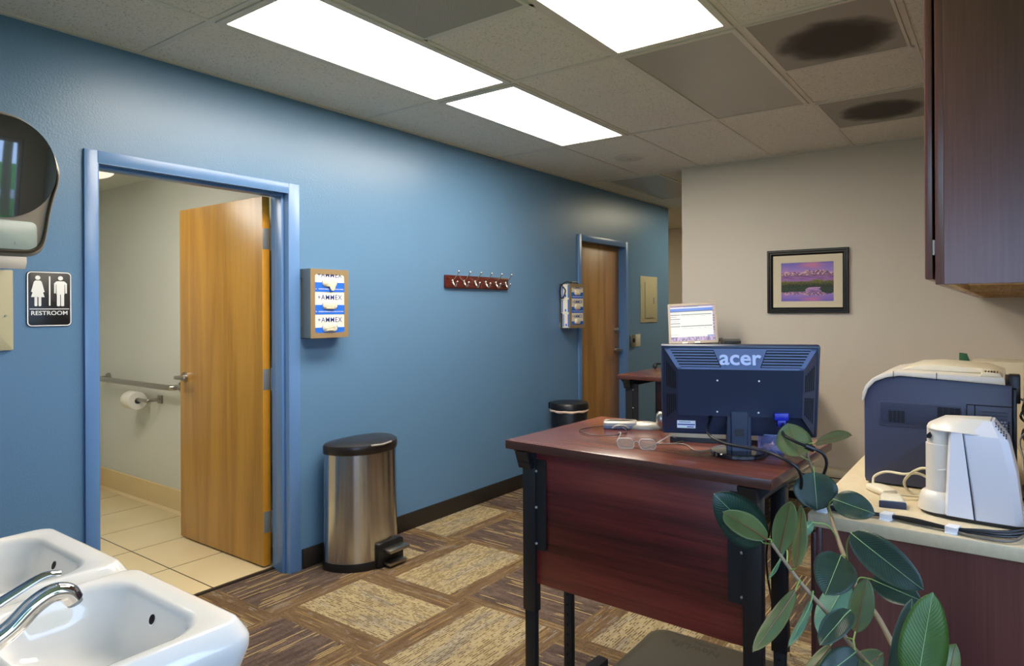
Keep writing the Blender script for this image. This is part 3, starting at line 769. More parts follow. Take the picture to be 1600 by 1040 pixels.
# ------------------------------------------------------------------ waste bins
def dshape(cx, cy, ax, by, s=1., n=64, p=2.1):
    """footprint with a flattened back at the wall side"""
    out = []
    for k in range(n):
        a = 2*PI*k/n; c_, s_ = math.cos(a), math.sin(a)
        x = abs(c_)**(2/p)*(1 if c_ > 0 else -1); y = abs(s_)**(2/2.1)*(1 if s_ > 0 else -1)
        if x < 0: x *= .42
        out.append((cx+ax*x*s, cy+by*y*s))
    return out
t = thing('step_bin', 'tall brushed steel pedal bin with a black lid against the blue wall', 'waste bin', (-3.0, 2.44, 0))
cx, cy = -3.05, 2.44
bx = lambda z, s_, dx=0: [(x+dx, y, z) for x, y in dshape(cx, cy+.012, .215, .215, s_)]
bm = B(); loft(bm, [bx(.02, 1.01), bx(.05, 1.008), bx(.3, .995), bx(.6, .985), bx(.625, .985)])
obj('body', bm, brushed, t, smooth=40)
bm = B(); loft(bm, [bx(.0, 1.02), bx(.035, 1.03), bx(.045, 1.02)])
obj('base_ring', bm, blackp, t)
bm = B(); loft(bm, [bx(.625, 1.0), bx(.63, 1.012), bx(.662, 1.015), bx(.672, 1.0), bx(.678, .95), bx(.686, .5)])
obj('lid', bm, plain('black_brown_lid', '#231d1a', .28), t)
bm = B(); tube(bm, [(cx+.205, 2.44-.06, .672), (cx+.226, 2.44, .672), (cx+.205, 2.44+.08, .672)], .006, 8)
obj('lid_handle', bm, silver, t)
bm = B(); prism(bm, rrect(2.40, 2.58, .004, .135, .02), cx+.175, cx+.236, 'x', bev=.004)
obj('pedal_recess', bm, blackp, t)
bm = B(); box(bm, cx+.232, cx+.30, 2.43, 2.57, .085, .105, .006); box(bm, cx+.2, cx+.285, 2.44, 2.56, .012, .03, .005)
obj('pedal', bm, steel, t)

t = thing('round_bin', 'black round bin with a liner edge showing under its lid, by the far door', 'waste bin', (-2.95, 4.50, 0))
R = lambda z, r_: [(-2.95+r_*math.cos(q*PI/24), 4.50+r_*math.sin(q*PI/24), z) for q in range(48)]
bm = B(); loft(bm, [R(0, .135), R(.02, .14), R(.59, .150), R(.595, .148)]); obj('body', bm, blackp, t)
bm = B(); loft(bm, [[(x, y, z+.003*math.sin(9*math.atan2(y-4.5, x+2.95))) for x, y, z in R(zz, rr)] for zz, rr in ((.578, .154), (.586, .160), (.596, .158), (.60, .15))], False, False)
obj('liner', bm, plain('pinkish_liner', '#d9bfae', .5), t)
bm = B(); loft(bm, [R(.597, .155), R(.604, .160), R(.635, .158), R(.650, .15), R(.655, .11), R(.656, .02)])
box(bm, -3.12, -3.08, 4.44, 4.56, .59, .645, .01)
obj('lid', bm, blackp, t)

# ------------------------------------------------------------------ picture on the beige wall
t = thing('framed_picture', 'black framed mountain and lake picture on the beige wall', 'picture', (-1.21, BY, 1.37))
px0, px1, pz0, pz1 = -1.495, -.924, 1.371, 1.838
Mi = lambda s_: rrect(px0+s_, px1-s_, pz0+s_, pz1-s_, .0008, 1)
bm = B(); ys = [(0, BY), (0, BY-.022), (.004, BY-.028), (.016, BY-.028), (.020, BY-.022), (.030, BY-.022), (.036, BY-.017), (.042, BY-.010)]
loft(bm, [[(a, y, b_) for a, b_ in Mi(s_)] for s_, y in ys], False, False)
obj('frame', bm, plain('black_picture_frame', '#0c0a09', .35), t, smooth=20)
bm = B(); ring_plate(bm, Mi(.040), rrect(-1.394, -1.026, 1.458, 1.742, .0008, 1), BY-.010, BY-.006, 'y'); obj('mount', bm, plain('cream_mount_board', '#d9ceb2', .6), t, smooth=0)

def painted(name, nx, nz, fn, P00, ex, ez, mat, parent):
    me = bpy.data.meshes.new(name); vs_, fs = [], []; cols = []
    for j in range(nz+1):
        for i in range(nx+1):
            vs_.append(V(P00)+V(ex)*(i/nx)+V(ez)*(j/nz)); cols.append(fn(i/nx, j/nz))
    for j in range(nz):
        for i in range(nx):
            a = j*(nx+1)+i; fs.append((a, a+1, a+nx+2, a+nx+1))
    me.from_pydata([XF[parent.name].inverted() @ p for p in vs_], [], fs)
    ca = me.color_attributes.new('Col', 'FLOAT_COLOR', 'POINT')
    ca.data.foreach_set('color', [q for c in cols for q in c])
    me.materials.append(mat); o = bpy.data.objects.new(name, me); COL.objects.link(o); o.parent = parent; XF[o.name] = XF[parent.name].copy()
    return o
def nz_(x, y, s): return mnoise.noise(V((x*s, y*s, 3.3)))
def mixc(a, b_, t_): t_ = max(0, min(1, t_)); return tuple(p*(1-t_)+q*t_ for p, q in zip(a, b_))
def landscape(u, v):
    def upper(u, h):     # h 0 at the shore line .. 1 top
        sky = mixc(C('#b58fd0'), C('#6a63c4'), (h-.55)*2.2)
        cl = math.exp(-((u-.60)/.17)**2-((h-.92)/.10)**2)*1.3+nz_(u, h*2, 5)*.4
        sky = mixc(sky, C('#c87aa8'), cl)
        ridge = .66+.10*math.exp(-((u-.72)/.16)**2)+.09*math.exp(-((u-.50)/.07)**2)+.05*math.exp(-((u-.27)/.06)**2)+.06*math.exp(-((u-.10)/.06)**2)-.03+.05*abs(nz_(u, 0, 14))+.03*nz_(u, 1, 40)
        if h > ridge: return sky
        if h > .52:
            sn_ = nz_(u+h*.4, h, 34)+.5*nz_(u-h, h, 70)
            rock = mixc(C('#6c4a7c'), C('#8a5c8e'), nz_(u, h, 12)+.5)
            return mixc(rock, C('#f0c6b4'), (sn_-.02)*4*min(1, (h-.54)*9))
        if h > .42: return mixc(C('#7c4c90'), C('#a070b4'), (nz_(u, h*3, 6)+.5))
        tree = .36+.05*abs(nz_(u, 0, 30))+.03*nz_(u, 0, 6)+.05*(u > .62)*(u < .8)
        if h > tree: return C('#9a6ba6')
        return mixc(C('#26321a'), C('#7d7a34'), (h-.22)*5+nz_(u, h, 40)*.5)
    if v > .36: return upper(u, (v-.36)/.64*.84+.16)
    # meadow then water with the mirrored view
    shore = .30-.12*(1-min(1, abs(u-.66)/.3))*0
    wat = (v < .24-.03*nz_(u, 0, 5)) or (((u-.64)/.16)**2+((v-.33)/.035)**2+nz_(u, v*3, 9)*.8 < 1) or (((u-.60-.6*(.30-v))/.16)**2+((v-.26)/.07)**2+nz_(u, v*3, 9)*.6 < 1)
    if u > .76+.08*nz_(u, v, 6) and v > .21+.05*nz_(u, 0, 12)+.1*max(0, .82-u): wat = False
    if not wat: return mixc(C('#1d3326'), C('#3a4a34'), nz_(u, v*3, 22)+.4)
    if v > .24: return mixc(C('#8a5fa8'), C('#c79cc4'), nz_(u, v*4, 10)+.5)
    return mixc(upper(u, .52+(.26-v)*1.9), C('#6a5cc0'), .15)
painted('print', 190, 140, landscape, (-1.394, BY-.0065, 1.458), (.368, 0, 0), (0, 0, .284), print_m, t)

# baseboard heater and outlet
t = thing('baseboard_heater', 'low cream baseboard heater cover along the beige wall', 'heater', (-1.0, BY, .07))
bm = B(); prism(bm, [(BY-.011, .075), (BY-.075, .075), (BY-.08, .09), (BY-.08, .225), (BY-.055, .262), (BY-.011, .267)], -1.7, -.50, 'x', bev=.002)
obj('cover', bm, plain('cream_heater_enamel', '#c9bfa5', .4), t, smooth=20)
obj('outlet_slot', box(B(), -1.69, -.51, BY-.0815, BY-.0795, .205, .212), dark_gap, t)
t = thing('wall_outlet', 'ivory wall outlet with a black plug, on the beige wall by the desk', 'outlet', (-1.22, BY, .30))
obj('plate', box(B(), -1.26, -1.18, BY-.006, BY, .29, .41, .002), beige_plate, t)
bm = B(); box(bm, -1.235, -1.205, BY-.04, BY-.006, .355, .385, .005); obj('plug', bm, blackp, t)

# ------------------------------------------------------------------ standing desks
def standing_desk(label, loc, rz, W_, D_, H_, yl=(.055, .275), foot=(.02, .49), panel_h=.445, group=None, wood_m=None, py=.050):
    t = thing('standing_desk', label, 'desk', loc, rz, group); h = W_/2
    bm = B(); box(bm, -h, h, 0, D_, H_-.029, H_, .003)
    o = obj('desktop', bm, [mahog_top, edgeband], t, False)
    for f in o.data.polygons:
        if abs(f.normal.z) < .5 and f.area > .01: f.material_index = 1
    for s_ in (-1, 1):
        lx = s_*(h-.068)
        for yy, wd in zip(yl, (.026, .022)):
            bm = B(); box(bm, lx-wd, lx+wd, yy-.016, yy+.016, .40, H_-.03, .003)
            box(bm, lx-wd+.005, lx+wd-.005, yy-.011, yy+.011, .05, .41, .002)
            o = obj('leg', bm, blackm, t, False)
            for k in range(9):
                if yy == yl[1]:
                    bm = B(); cyl(bm, (lx, yy-.0105, .09+k*.036), (lx, yy-.0125, .09+k*.036), .0045, n=10); obj('adjustment_hole', bm, dark_gap, o, False)
        bm = B(); box(bm, lx-.024, lx+.024, foot[0], foot[1], .012, .052, .004)
        for yy in (foot[0]+.03, foot[1]-.03): cyl(bm, (lx, yy, 0), (lx, yy, .013), .018, n=16)
        obj('foot', bm, blackm, t, False)
        bm = B(); box(bm, lx-.025, lx+.025, .01, D_-.06, H_-.075, H_-.029, .003)
        prism(bm, [(.012, H_-.03), (-.002, H_-.032), (.02, H_-.09), (.04, H_-.09)], lx-.025, lx+.025, 'x')
        prism(bm, [(lx-s_*.02, H_-.03), (lx+s_*.062, H_-.03), (lx+s_*.022, H_-.07)], .03, .04, 'y')
        obj('support_rail', bm, blackm, t, False)
        bm = B(); fx = lx-s_*.026
        prism(bm, rrect(min(fx, fx-s_*.042), max(fx, fx-s_*.042), H_-.36, H_-.06, .008), .045, .049, 'y')
        obj('panel_bracket', bm, blackm, t, False)
        for z in (H_-.10, H_-.22, H_-.34):
            bm = B(); sphere(bm, (lx-s_*.029, .044, z), .005, n=10); obj('bolt', bm, hinge_m, t, False)
    bm = B(); box(bm, -h+.092, h-.092, py, py+.016, H_-.03-panel_h, H_-.03, .002)
    obj('modesty_panel', bm, mahog if wood_m is None else wood_m, t, False)
    bm = B(); box(bm, -h+.09, h-.09, yl[1]-.012, yl[1]+.012, H_-.075, H_-.04, .002); obj('crossbar', bm, blackm, t, False)
    return t
standing_desk('mahogany standing desk with black metal legs, in front of the camera', (-.943, 1.712, 0), math.radians(-1.9), .894, .60, .97, (.055, .272), (.0, .50), .445)
desk2 = standing_desk('second mahogany standing desk, further back against the beige wall', (-1.70, 3.86, 0), 0, .9, 1.1, .97, (.055, .5), (.0, .9), .5, py=.42)

# anti fatigue mat
t = thing('floor_mat', 'olive brown anti-fatigue mat on the carpet behind the standing desk', 'floor mat', (-.95, 2.35, 0))
bm = B(); mr = lambda s_: rrect(-1.285+s_, -.625-s_, 2.03+s_, 2.655-s_, .07, 8)
loft(bm, [[(a, b_, z) for a, b_ in mr(s_)] for s_, z in ((0, .001), (.002, .004), (.035, .017), (.045, .019), (.2, .019))])
obj('pad', bm, mat_m, t)
bm = B(); M_ = basis((-1.06, 2.545, .0195), (-1, .0, 0), (0, -1, 0)); text(bm, 'NewLife', .062, M_, .0002)
text(bm, 'by GelPro', .024, basis((-1.03, 2.59, .0195), (-1, 0, 0), (0, -1, 0)), .0002)
obj('lettering', bm, plain('dark_mat_lettering', '#2c2820', .5), t, smooth=0)

# ------------------------------------------------------------------ near monitor (seen from behind)
MR = math.radians(22.5)
t = thing('computer_monitor', 'black flat monitor seen from behind, on the near standing desk', 'monitor', (-.665, 1.935, .97), MR)
TL = Matrix.Translation(V((0, -.012, .19))) @ Matrix.Rotation(math.radians(13), 4, 'X')   # tilt: top towards the camera
def q(o_): return o_
hw, hh_ = .226, .142
def rect(x0, x1, z0, z1, y): return [(x0, y, z0), (x1, y, z0), (x1, y, z1), (x0, y, z1)]
px_, pt, pb = .176, .078, -.066      # plateau half width, top, bottom
bm = B()
box(bm, -hw, hw, .0, .022, -hh_, hh_, .007, M=TL)          # front bezel body
b = bmesh.new()
def quad(b, pts): b.faces.new([b.verts.new(V(p)) for p in pts])
yo, yi = -.001, -.034
O = rect(-hw+.010, hw-.010, -hh_+.008, hh_-.010, yo); I_ = rect(-px_, px_, pb, pt, yi)
for a, c_ in ((1, 2), (2, 3), (3, 0)): quad(b, [O[a], O[c_], I_[c_], I_[a]])
quad(b, I_)
# recess under the plateau
quad(b, [I_[0], I_[1], (px_, -.006, pb+.004), (-px_, -.006, pb+.004)])
quad(b, [(-px_, -.006, pb+.004), (px_, -.006, pb+.004), (O[1][0], O[1][1], O[1][2]), (O[0][0], O[0][1], O[0][2])])
quad(b, [O[1], (px_, -.006, pb+.004), I_[1]]); quad(b, [O[0], I_[0], (-px_, -.006, pb+.004)])
bmesh.ops.recalc_face_normals(b, faces=b.faces[:]); b.transform(TL); merge(bm, b)
obj('back_shell', bm, bezelback, t, False, smooth=20)
# sloped faces carry slats
def on_slope(P, Q, R_, S_, u, v, out=.001):
    a = V(P)*(1-u)+V(Q)*u; c_ = V(S_)*(1-u)+V(R_)*u; n = (V(Q)-V(P)).cross(V(S_)-V(P)).normalized()
    if n.y > 0: n = -n
    return a*(1-v)+c_*v+n*out
topq = (O[3], O[2], I_[2], I_[3])
def patch(u0, u1, v0, v1, quadpts, out=.0015, skew0=0, skew1=0):
    b = bmesh.new(); pts = [(u0, v0), (u1, v0), (u1+skew1, v1), (u0+skew0, v1)]
    lo = [on_slope(*quadpts, u, v, .0002) for u, v in pts]; hi = [on_slope(*quadpts, u, v, out) for u, v in pts]
    L_ = [b.verts.new(p) for p in lo]; H2 = [b.verts.new(p) for p in hi]
    for k in range(4): b.faces.new((L_[k], L_[(k+1) % 4], H2[(k+1) % 4], H2[k]))
    b.faces.new(H2); b.faces.new(L_[::-1]); bmesh.ops.recalc_face_normals(b, faces=b.faces[:]); b.transform(TL); return b
bm = B(); merge(bm, patch(0, 1, 0, .07, topq)); merge(bm, patch(0, 1, .9, 1, topq)); merge(bm, patch(.33, .68, .07, .9, topq, .0018, .03, -.02))
merge(bm, patch(0, .035, .0, 1, topq)); merge(bm, patch(.965, 1, .0, 1, topq))
obj('top_plate', bm, bezelplate, t, False, smooth=0, label='slate blue top band of the casing')
for k in range(6):
    v = .12+k*.135
    for u0, u1, s0, s1 in ((.036, .325+v*.03, 0, 0), (.685-v*.02, .964, 0, 0)):
        bm = B(); merge(bm, patch(u0, u1, v, v+.07, topq, .0016)); obj('slat', bm, bezelplate, t, False, smooth=0)
bm = B(); merge(bm, patch(.036, .964, .07, .9, topq, .0006)); obj('vent_recess', bm, dark_gap, t, False, smooth=0)
leftq = (O[0], O[3], I_[3], I_[0]); rightq = (O[2], O[1], I_[1], I_[2])
for Q_ in (leftq, rightq):
    for u0, u1 in ((.16, .46), (.56, .88)):
        for k in range(5):
            v = .16+k*.15
            bm = B(); merge(bm, patch(u0, u1, v, v+.075, Q_, .0008)); obj('vent_slot', bm, dark_gap, t, False, smooth=0)
n_ = (V(topq[1])-V(topq[0])).cross(V(topq[3])-V(topq[0])).normalized(); n_ = -n_ if n_.y > 0 else n_
ctr = on_slope(*topq, .505, .47, .0022); ex = V((1, 0, 0)); Mx = TL @ basis(ctr, ex, n_.cross(ex))
bm = B(); text(bm, 'acer', .062, Mx, .0012, bold=.0012, sx=1.08); obj('logo', bm, logo_m, t, False, smooth=0)
for x, z in ((-.062, .045), (.055, .045), (-.062, -.052), (.055, -.052)):
    bm = B(); cyl(bm, TL @ V((x, yi, z)), TL @ V((x, yi-.001, z)), .0028, n=10); obj('screw', bm, ink_white, t, False)
bm = B(); box(bm, -.18, -.125, -.0085, -.0065, -.118, -.094, .0, M=TL); obj('label_sticker', bm, ink_white, t, False, smooth=0)
bm = B(); box(bm, -.178, -.127, -.0092, -.0084, -.108, -.1045, M=TL); box(bm, -.174, -.14, -.0092, -.0084, -.099, -.0975, M=TL); box(bm, -.15, -.13, -.0092, -.0084, -.115, -.1125, M=TL); obj('label_print', bm, ink_blue, t, False, smooth=0)
bm = B(); box(bm, -hw+.014, hw-.014, .0218, .0224, -hh_+.02, hh_-.014, M=TL); obj('screen', bm, dark_gap, t, False, smooth=0)
bm = B(); prism(bm, [(-.036, .012), (.036, .012), (.034, .155), (-.034, .155)], -.028, .010, 'y', bev=.003); prism(bm, [(-.022, .015), (.024, .015), (.026, .135), (-.024, .135)], -.036, -.026, 'y', bev=.003)
obj('neck', bm, bezelback, t, False, smooth=20)
bm = B(); prism(bm, rrect(-.012, .014, .062, .082, .002), -.0375, -.0355, 'y'); obj('cable_clip', bm, blackp, t, False)
bm = B(); loft(bm, [[(.082*s_*math.cos(k*PI/24), .082*s_*math.sin(k*PI/24), z) for k in range(48)] for s_, z in ((.97, .0), (1, .003), (1, .011), (.97, .014), (.3, .020))])
obj('base', bm, NT('gloss_black_plastic', .12, 0., '#121318', coat=.4).m, t, False)

# cables of the near monitor
bm = B(); tube(bm, [(-.745, 1.925, 1.085), (-.735, 1.89, 1.075), (-.720, 1.83, 1.055), (-.69, 1.787, 1.043), (-.641, 1.768, 1.033), (-.588, 1.769, 1.029), (-.529, 1.773, 1.022), (-.481, 1.762, 1.010), (-.452, 1.77, .990), (-.447, 1.79, .955), (-.462, 1.83, .91), (-.52, 2.05, .87), (-.60, 2.20, .80), (-.66, 2.30, .55), (-.70, 2.60, .2), (-.74, 2.75, .012)], .0042, 10)
cyl(bm, (-.748, 1.935, 1.105), (-.738, 1.90, 1.077), .009, .006, 14)
tag(obj('power_cable', bm, cord_m), 'black power cable hanging from the near monitor over the desk edge', 'cable')
t = thing('video_cable', 'black video cable with a blue plug, drooping from the monitor past the leaves', 'cable', (-.80, 2.78, 0))
bm = B(); tube(bm, [(-.537, 1.945, 1.073), (-.52, 1.885, 1.055), (-.489, 1.866, 1.043), (-.452, 1.865, 1.031), (-.419, 1.885, 1.015), (-.408, 1.897, .989), (-.418, 1.915, .953), (-.44, 1.95, .92), (-.51, 2.10, .88), (-.62, 2.24, .80), (-.70, 2.32, .55), (-.76, 2.62, .2), (-.80, 2.78, .012)], .0042, 10)
cyl(bm, (-.455, 1.8645, 1.032), (-.435, 1.8735, 1.0235), .0085, n=14); obj('cord', bm, cord_m, t)
bm = B(); Mp = basis((-.545, 1.955, 1.085), (math.cos(MR), math.sin(MR), 0), (-math.sin(MR), math.cos(MR), 0))
box(bm, -.020, .020, -.012, .012, -.004, .018, .003, M=Mp); box(bm, -.012, .012, -.016, .006, -.022, -.002, .003, M=Mp)
obj('blue_plug', bm, blue_plug, t, label='bright blue connector')

# keyboard behind the monitor
t = thing('keyboard', 'dark keyboard with a pale edge, behind the near monitor', 'keyboard', (-.745, 2.155, .97), math.radians(20))
bm = B(); prism(bm, [(-.08, 0), (.08, 0), (.08, .018), (-.08, .030)], -.215, .215, 'x', bev=.003); obj('case', bm, blackp, t, False)
bm = B(); prism(bm, [(-.083, .016), (-.078, .016), (-.074, .032), (-.083, .031)], -.216, .216, 'x', bev=.001); obj('trim_edge', bm, kb_edge, t, False)
for r in range(5):
    for c in range(17):
        if r == 0 and 4 <= c <= 8:
            if c > 4: continue
            x0, x1 = -.212+4*.0250, -.212+9*.0250-.003
        else: x0 = -.212+c*.0250; x1 = x0+.0215
        bm = B(); y0 = -.070+r*.0285; zt = .030-(y0+.08)*.075
        box(bm, x0, x1, y0, y0+.024, zt-.003, zt+.007, .002, seg=1); obj('key', bm, kb_m, t, False, smooth=0)

# things on the near desk
t = thing('desk_gadget', 'small silver box with a blue-grey front lip, on the near desk', 'gadget', (-1.175, 2.135, .97), math.radians(28))
bm = B(); loft(bm, [[(a, b_, z) for a, b_ in rrect(-.062+s_, .062-s_, -.032+s_, .032-s_, .012)] for s_, z in ((.003, .0), (0, .003), (0, .012))]); obj('base', bm, plain('blue_grey_plastic', '#5c6a86', .4), t, False)
bm = B(); loft(bm, [[(a, b_, z) for a, b_ in rrect(-.062+s_, .062-s_, -.032+s_, .032-s_, .012)] for s_, z in ((0, .012), (0, .022), (.004, .027), (.03, .028))]); obj('cover', bm, silver, t, False)
bm = B(); tube(bm, [(-.028, -.034, .004), (-.012, -.042, .014), (.012, -.042, .014), (.03, -.034, .004)], .004, 8); obj('front_lip', bm, silver, t, False)
bm = B(); tube(bm, [(-1.215, 2.105, .978), (-1.26, 2.06, .974), (-1.262, 1.99, .973), (-1.20, 1.95, .973), (-1.13, 1.965, .973), (-1.10, 2.02, .974), (-1.115, 2.07, .976), (-1.145, 2.095, .980)], .0016, 8)
tag(obj('thin_cord', bm, cord_m), 'thin dark cord looping on the near desk in front of the silver box', 'cord')
t = thing('eyeglasses', 'thin-framed eyeglasses lying open on the near desk', 'eyeglasses', (-.955, 1.838, .97))
m = NT('spectacle_lens', .03, 0., '#b9b6a6'); m.b.inputs['Alpha'].default_value = .14; lensm = m.m
Me = basis((-.955, 1.838, .986), (math.cos(.35), math.sin(.35), 0), (-.25, .3, .9))
for s_ in (-1, 1):
    bm = B(); poly = rrect(s_*.034-.026, s_*.034+.026, -.016, .016, .013)
    prism(bm, poly, -.001, .001, 'z', M=Me); obj('spectacle_lens', bm, lensm, t)
    bm = B(); tube(bm, [Me @ V((a, b_, 0)) for a, b_ in poly[::2]+[poly[0]]], .0012, 6, 2); obj('rim', bm, hinge_m, t)
bm = B(); tube(bm, [Me @ V((-.008, .004, 0)), Me @ V((0, .008, 0)), Me @ V((.008, .004, 0))], .0014, 6); obj('bridge', bm, hinge_m, t)
for p in ([Me @ V((-.062, .004, 0)), (-1.045, 1.90, 1.0), (-1.095, 1.975, .985), (-1.112, 2.0, .974)], [Me @ V((.062, .004, 0)), (-.885, 1.93, 1.003), (-.90, 2.00, .985), (-.90, 2.03, .974)]):
    bm = B(); tube(bm, p, .0017, 8); obj('temple', bm, hinge_m, t)
bm = B(); tube(bm, [(-.94, 1.86, .9725), (-.93, 1.93, .9725), (-.895, 1.965, .9725), (-.88, 2.02, .9725), (-.86, 2.07, .974)], .0015, 8)
tube(bm, [(-.90, 1.95, .9735), (-.85, 1.97, .9735), (-.78, 1.90, .9735), (-.73, 1.99, .9735), (-.70, 2.05, .9735)], .002, 8)
tag(obj('thin_cord', bm, cord_g), 'thin grey wires lying on the near desk between eyeglasses and keyboard', 'cord')
t = thing('desk_gadget', 'silver teardrop dish with an upright rounded knob, left of the near monitor', 'gadget', (-1.085, 2.165, .97), math.radians(25))
bm = B(); R = []
for s_, z in ((.97, 0), (1, .003), (.95, .012), (.7, .022), (.3, .027)):
    R.append([(.062*s_*math.cos(k*PI/16)-(.025*s_ if math.cos(k*PI/16) < 0 else 0)*abs(math.cos(k*PI/16))**2, .030*s_*math.sin(k*PI/16)*(1 if math.cos(k*PI/16) > 0 else (1-.5*abs(math.cos(k*PI/16))**3)), z) for k in range(32)])
loft(bm, R); obj('dish', bm, silver, t, False)
bm = B(); loft(bm, [[(.055+.020*s_*math.cos(k*PI/12), .0+.022*s_*math.sin(k*PI/12), z) for k in range(24)] for s_, z in ((.8, .012), (1, .02), (1.05, .04), (.95, .055), (.6, .064), (.1, .066))])
obj('knob', bm, steel, t, False)

t = thing('paper_clip_bowl', 'blue see-through round bowl of paper clips beside the near monitor stand', 'bowl', (-.592, 2.02, .97))
bm = B(); loft(bm, [[(-.592+r*math.cos(k*PI/20), 2.02+r*math.sin(k*PI/20), .97+z) for k in range(40)] for r, z in ((.030, .0), (.038, .002), (.040, .012), (.041, .058), (.0385, .058), (.0375, .012), (.030, .006))])
obj('bowl', bm, bowl_m, t)
bm = B(); tube(bm, [(-.592+.040*math.cos(k*PI/10), 2.02+.040*math.sin(k*PI/10), 1.029) for k in range(21)], .0018, 8, 3); obj('rim', bm, plain('pale_blue_rim', '#a7b2e6', .2), t)
bm = B(); rr = random.Random(3)
for k in range(46):
    a, r_ = rr.random()*6.28, rr.random()*.029; c_ = V((-.592+r_*math.cos(a), 2.02+r_*math.sin(a), .978+rr.random()*.014)); d = V((rr.random()-.5, rr.random()-.5, (rr.random()-.5)*.5)).normalized()*.012; e_ = d.cross(V((0, 0, 1))).normalized()*.003
    tube(bm, [c_-d, c_+d, c_+d+e_, c_-d*.6+e_, c_-d*.6+e_*.4], .0005, 5, 2)
o = obj('paper_clips', bm, brass_clip); tag(o, 'loose metal paper clips in the blue bowl', 'paper clips', kind='stuff')

# ------------------------------------------------------------------ far monitor, phone and clutter on the second desk
t = thing('desk_riser', 'black shelf riser on the far desk, mostly hidden by the near monitor', 'shelf', (-1.72, 4.62, .97))
obj('top_board', box(B(), -2.06, -1.40, 4.42, 4.84, 1.085, 1.105, .003), blackm, t)
for x in (-2.05, -1.42): obj('side_board', box(B(), x, x+.01, 4.44, 4.82, .97, 1.085, .002), blackm, t)
F2 = (math.cos(math.radians(28)), math.sin(math.radians(28)), 0)
t = thing('computer_monitor', 'small silver monitor with a lit page on screen, beside the corridor', 'monitor', (-1.93, 4.62, 1.105), math.radians(20))
T2 = Matrix.Translation(V((0, 0, .19))) @ Matrix.Rotation(math.radians(-13), 4, 'X') @ Matrix.Rotation(math.radians(-3), 4, 'Y')
bm = B(); w2, h2 = .176, .152
ring_plate(bm, rrect(-w2, w2, -h2, h2, .004), rrect(-w2+.016, w2-.016, -h2+.02, h2-.018, .001), -.024, -.010, 'y'); bm.transform(T2)
obj('bezel', bm, plain('taupe_silver_bezel', '#8a8176', .3, .4), t, False, smooth=20)
obj('back_shell', box(B(), -w2+.003, w2-.003, -.012, .035, -h2+.003, h2-.003, .01, M=T2), blackp, t, False)
def webpage(u, v):
    w_ = C('#f0f3ee'); v = 1-v
    if v < .045: return C('#b9a7c8') if u < .3 or u > .65 else C('#8d93b8')
    if v > .88: return mixc(C('#cdb6dc'), C('#6b5c96'), nz_(u*3, v, 12)*2+.4)
    if u > .955: return mixc(C('#b9a3c9'), C('#4c4168'), nz_(u, v*5, 9)*3)
    if v < .07: return w_
    if v < .15: return C('#3f7fe0')
    if v < .168: return C('#182238')
    if .245 < v < .262: return C('#1b1b1b') if u < .22 else (C('#3a3a34') if u > .245 and u < .93 else w_)
    if .57 < v < .588: return C('#4a554c') if u < .22 else (C('#1d2020') if u > .245 and u < .94 else w_)
    if (.36 < v < .38 or .485 < v < .505) and u < .22: return C('#5b6678')
    if .845 < v < .872 and u > .82: return C('#3c74d6')
    if (.20 < v < .213 and u < .2) or (.29 < v < .3 and .27 < u < .9 and nz_(u, v, 40) > 0) or (.63 < v < .64 and .27 < u < .9 and nz_(u, v, 40) > 0) or (.30 < v < .31 and u < .15) or (.43 < v < .44 and u < .2) or (.8 < v < .81 and u < .2): return C('#a9b0b0')
    return w_
ps = TL2 = XF[t.name] @ T2
painted('screen', 110, 110, webpage, ps @ V((-w2+.015, -.014, -h2+.019)), (ps.to_3x3() @ V((2*w2-.03, 0, 0))), (ps.to_3x3() @ V((0, 0, 2*h2-.036))), screen_m, t)
for x in (-.08, .01):
    bm = B(); box(bm, x, x+.04, -.0255, -.0238, -h2+.002, -h2+.013, M=T2); obj('sticker', bm, ink_white, t, False, smooth=0)
bm = B(); box(bm, -.03, .05, .03, .06, .012, .2, .005); cyl(bm, (.01, .045, 0), (.01, .045, .014), .11, .10, 32); obj('stand', bm, blackp, t, False)
t = thing('desk_phone', 'black desk phone on the riser right of the lit monitor', 'phone', (-1.66, 4.66, 1.105), math.radians(25))
bm = B(); prism(bm, [(-.09, 0), (.09, 0), (.09, .055), (-.09, .02)], -.085, .085, 'x', bev=.005); obj('body', bm, blackp, t, False)
bm = B(); tube(bm, [(-.065, -.07, .038), (-.062, -.03, .055), (-.060, .04, .072), (-.058, .08, .068)], .016, 12); obj('handset', bm, blackp, t, False)
bm = B(); prism(bm, [(.02, .052), (.085, .062), (.085, .078), (.02, .066)], -.035, .08, 'x', bev=.003); obj('display', bm, plain('phone_display', '#2e3230', .3), t, False)
t = thing('paper_stack', 'loose papers and a tray under the lit monitor', 'papers', (-2.0, 4.45, 1.105))
for k, (dx, dy, rz) in enumerate(((0, 0, .3), (.02, .01, .5), (-.01, -.005, .1))):
    bm = B(); box(bm, -.07, .07, -.05, .05, k*.003, k*.003+.0022, M=Matrix.Translation(V((-2.0+dx, 4.47+dy, 1.1055))) @ Matrix.Rotation(rz, 4, 'Z')); obj('sheet', bm, paper, t, smooth=0)
t = thing('headset', 'coiled black headset lying on the far desk by the corridor', 'headset', (-2.09, 4.42, .97))
bm = B(); tube(bm, [(-2.13, 4.40, .985), (-2.14, 4.44, .998), (-2.10, 4.47, 1.0), (-2.06, 4.45, .995), (-2.05, 4.41, .985)], .007, 10); obj('band', bm, blackp, t)
for x, y in ((-2.13, 4.395), (-2.05, 4.405)):
    bm = B(); sphere(bm, (x, y, .988), .018, (1, .6, 1)); obj('ear_pad', bm, rubber, t)

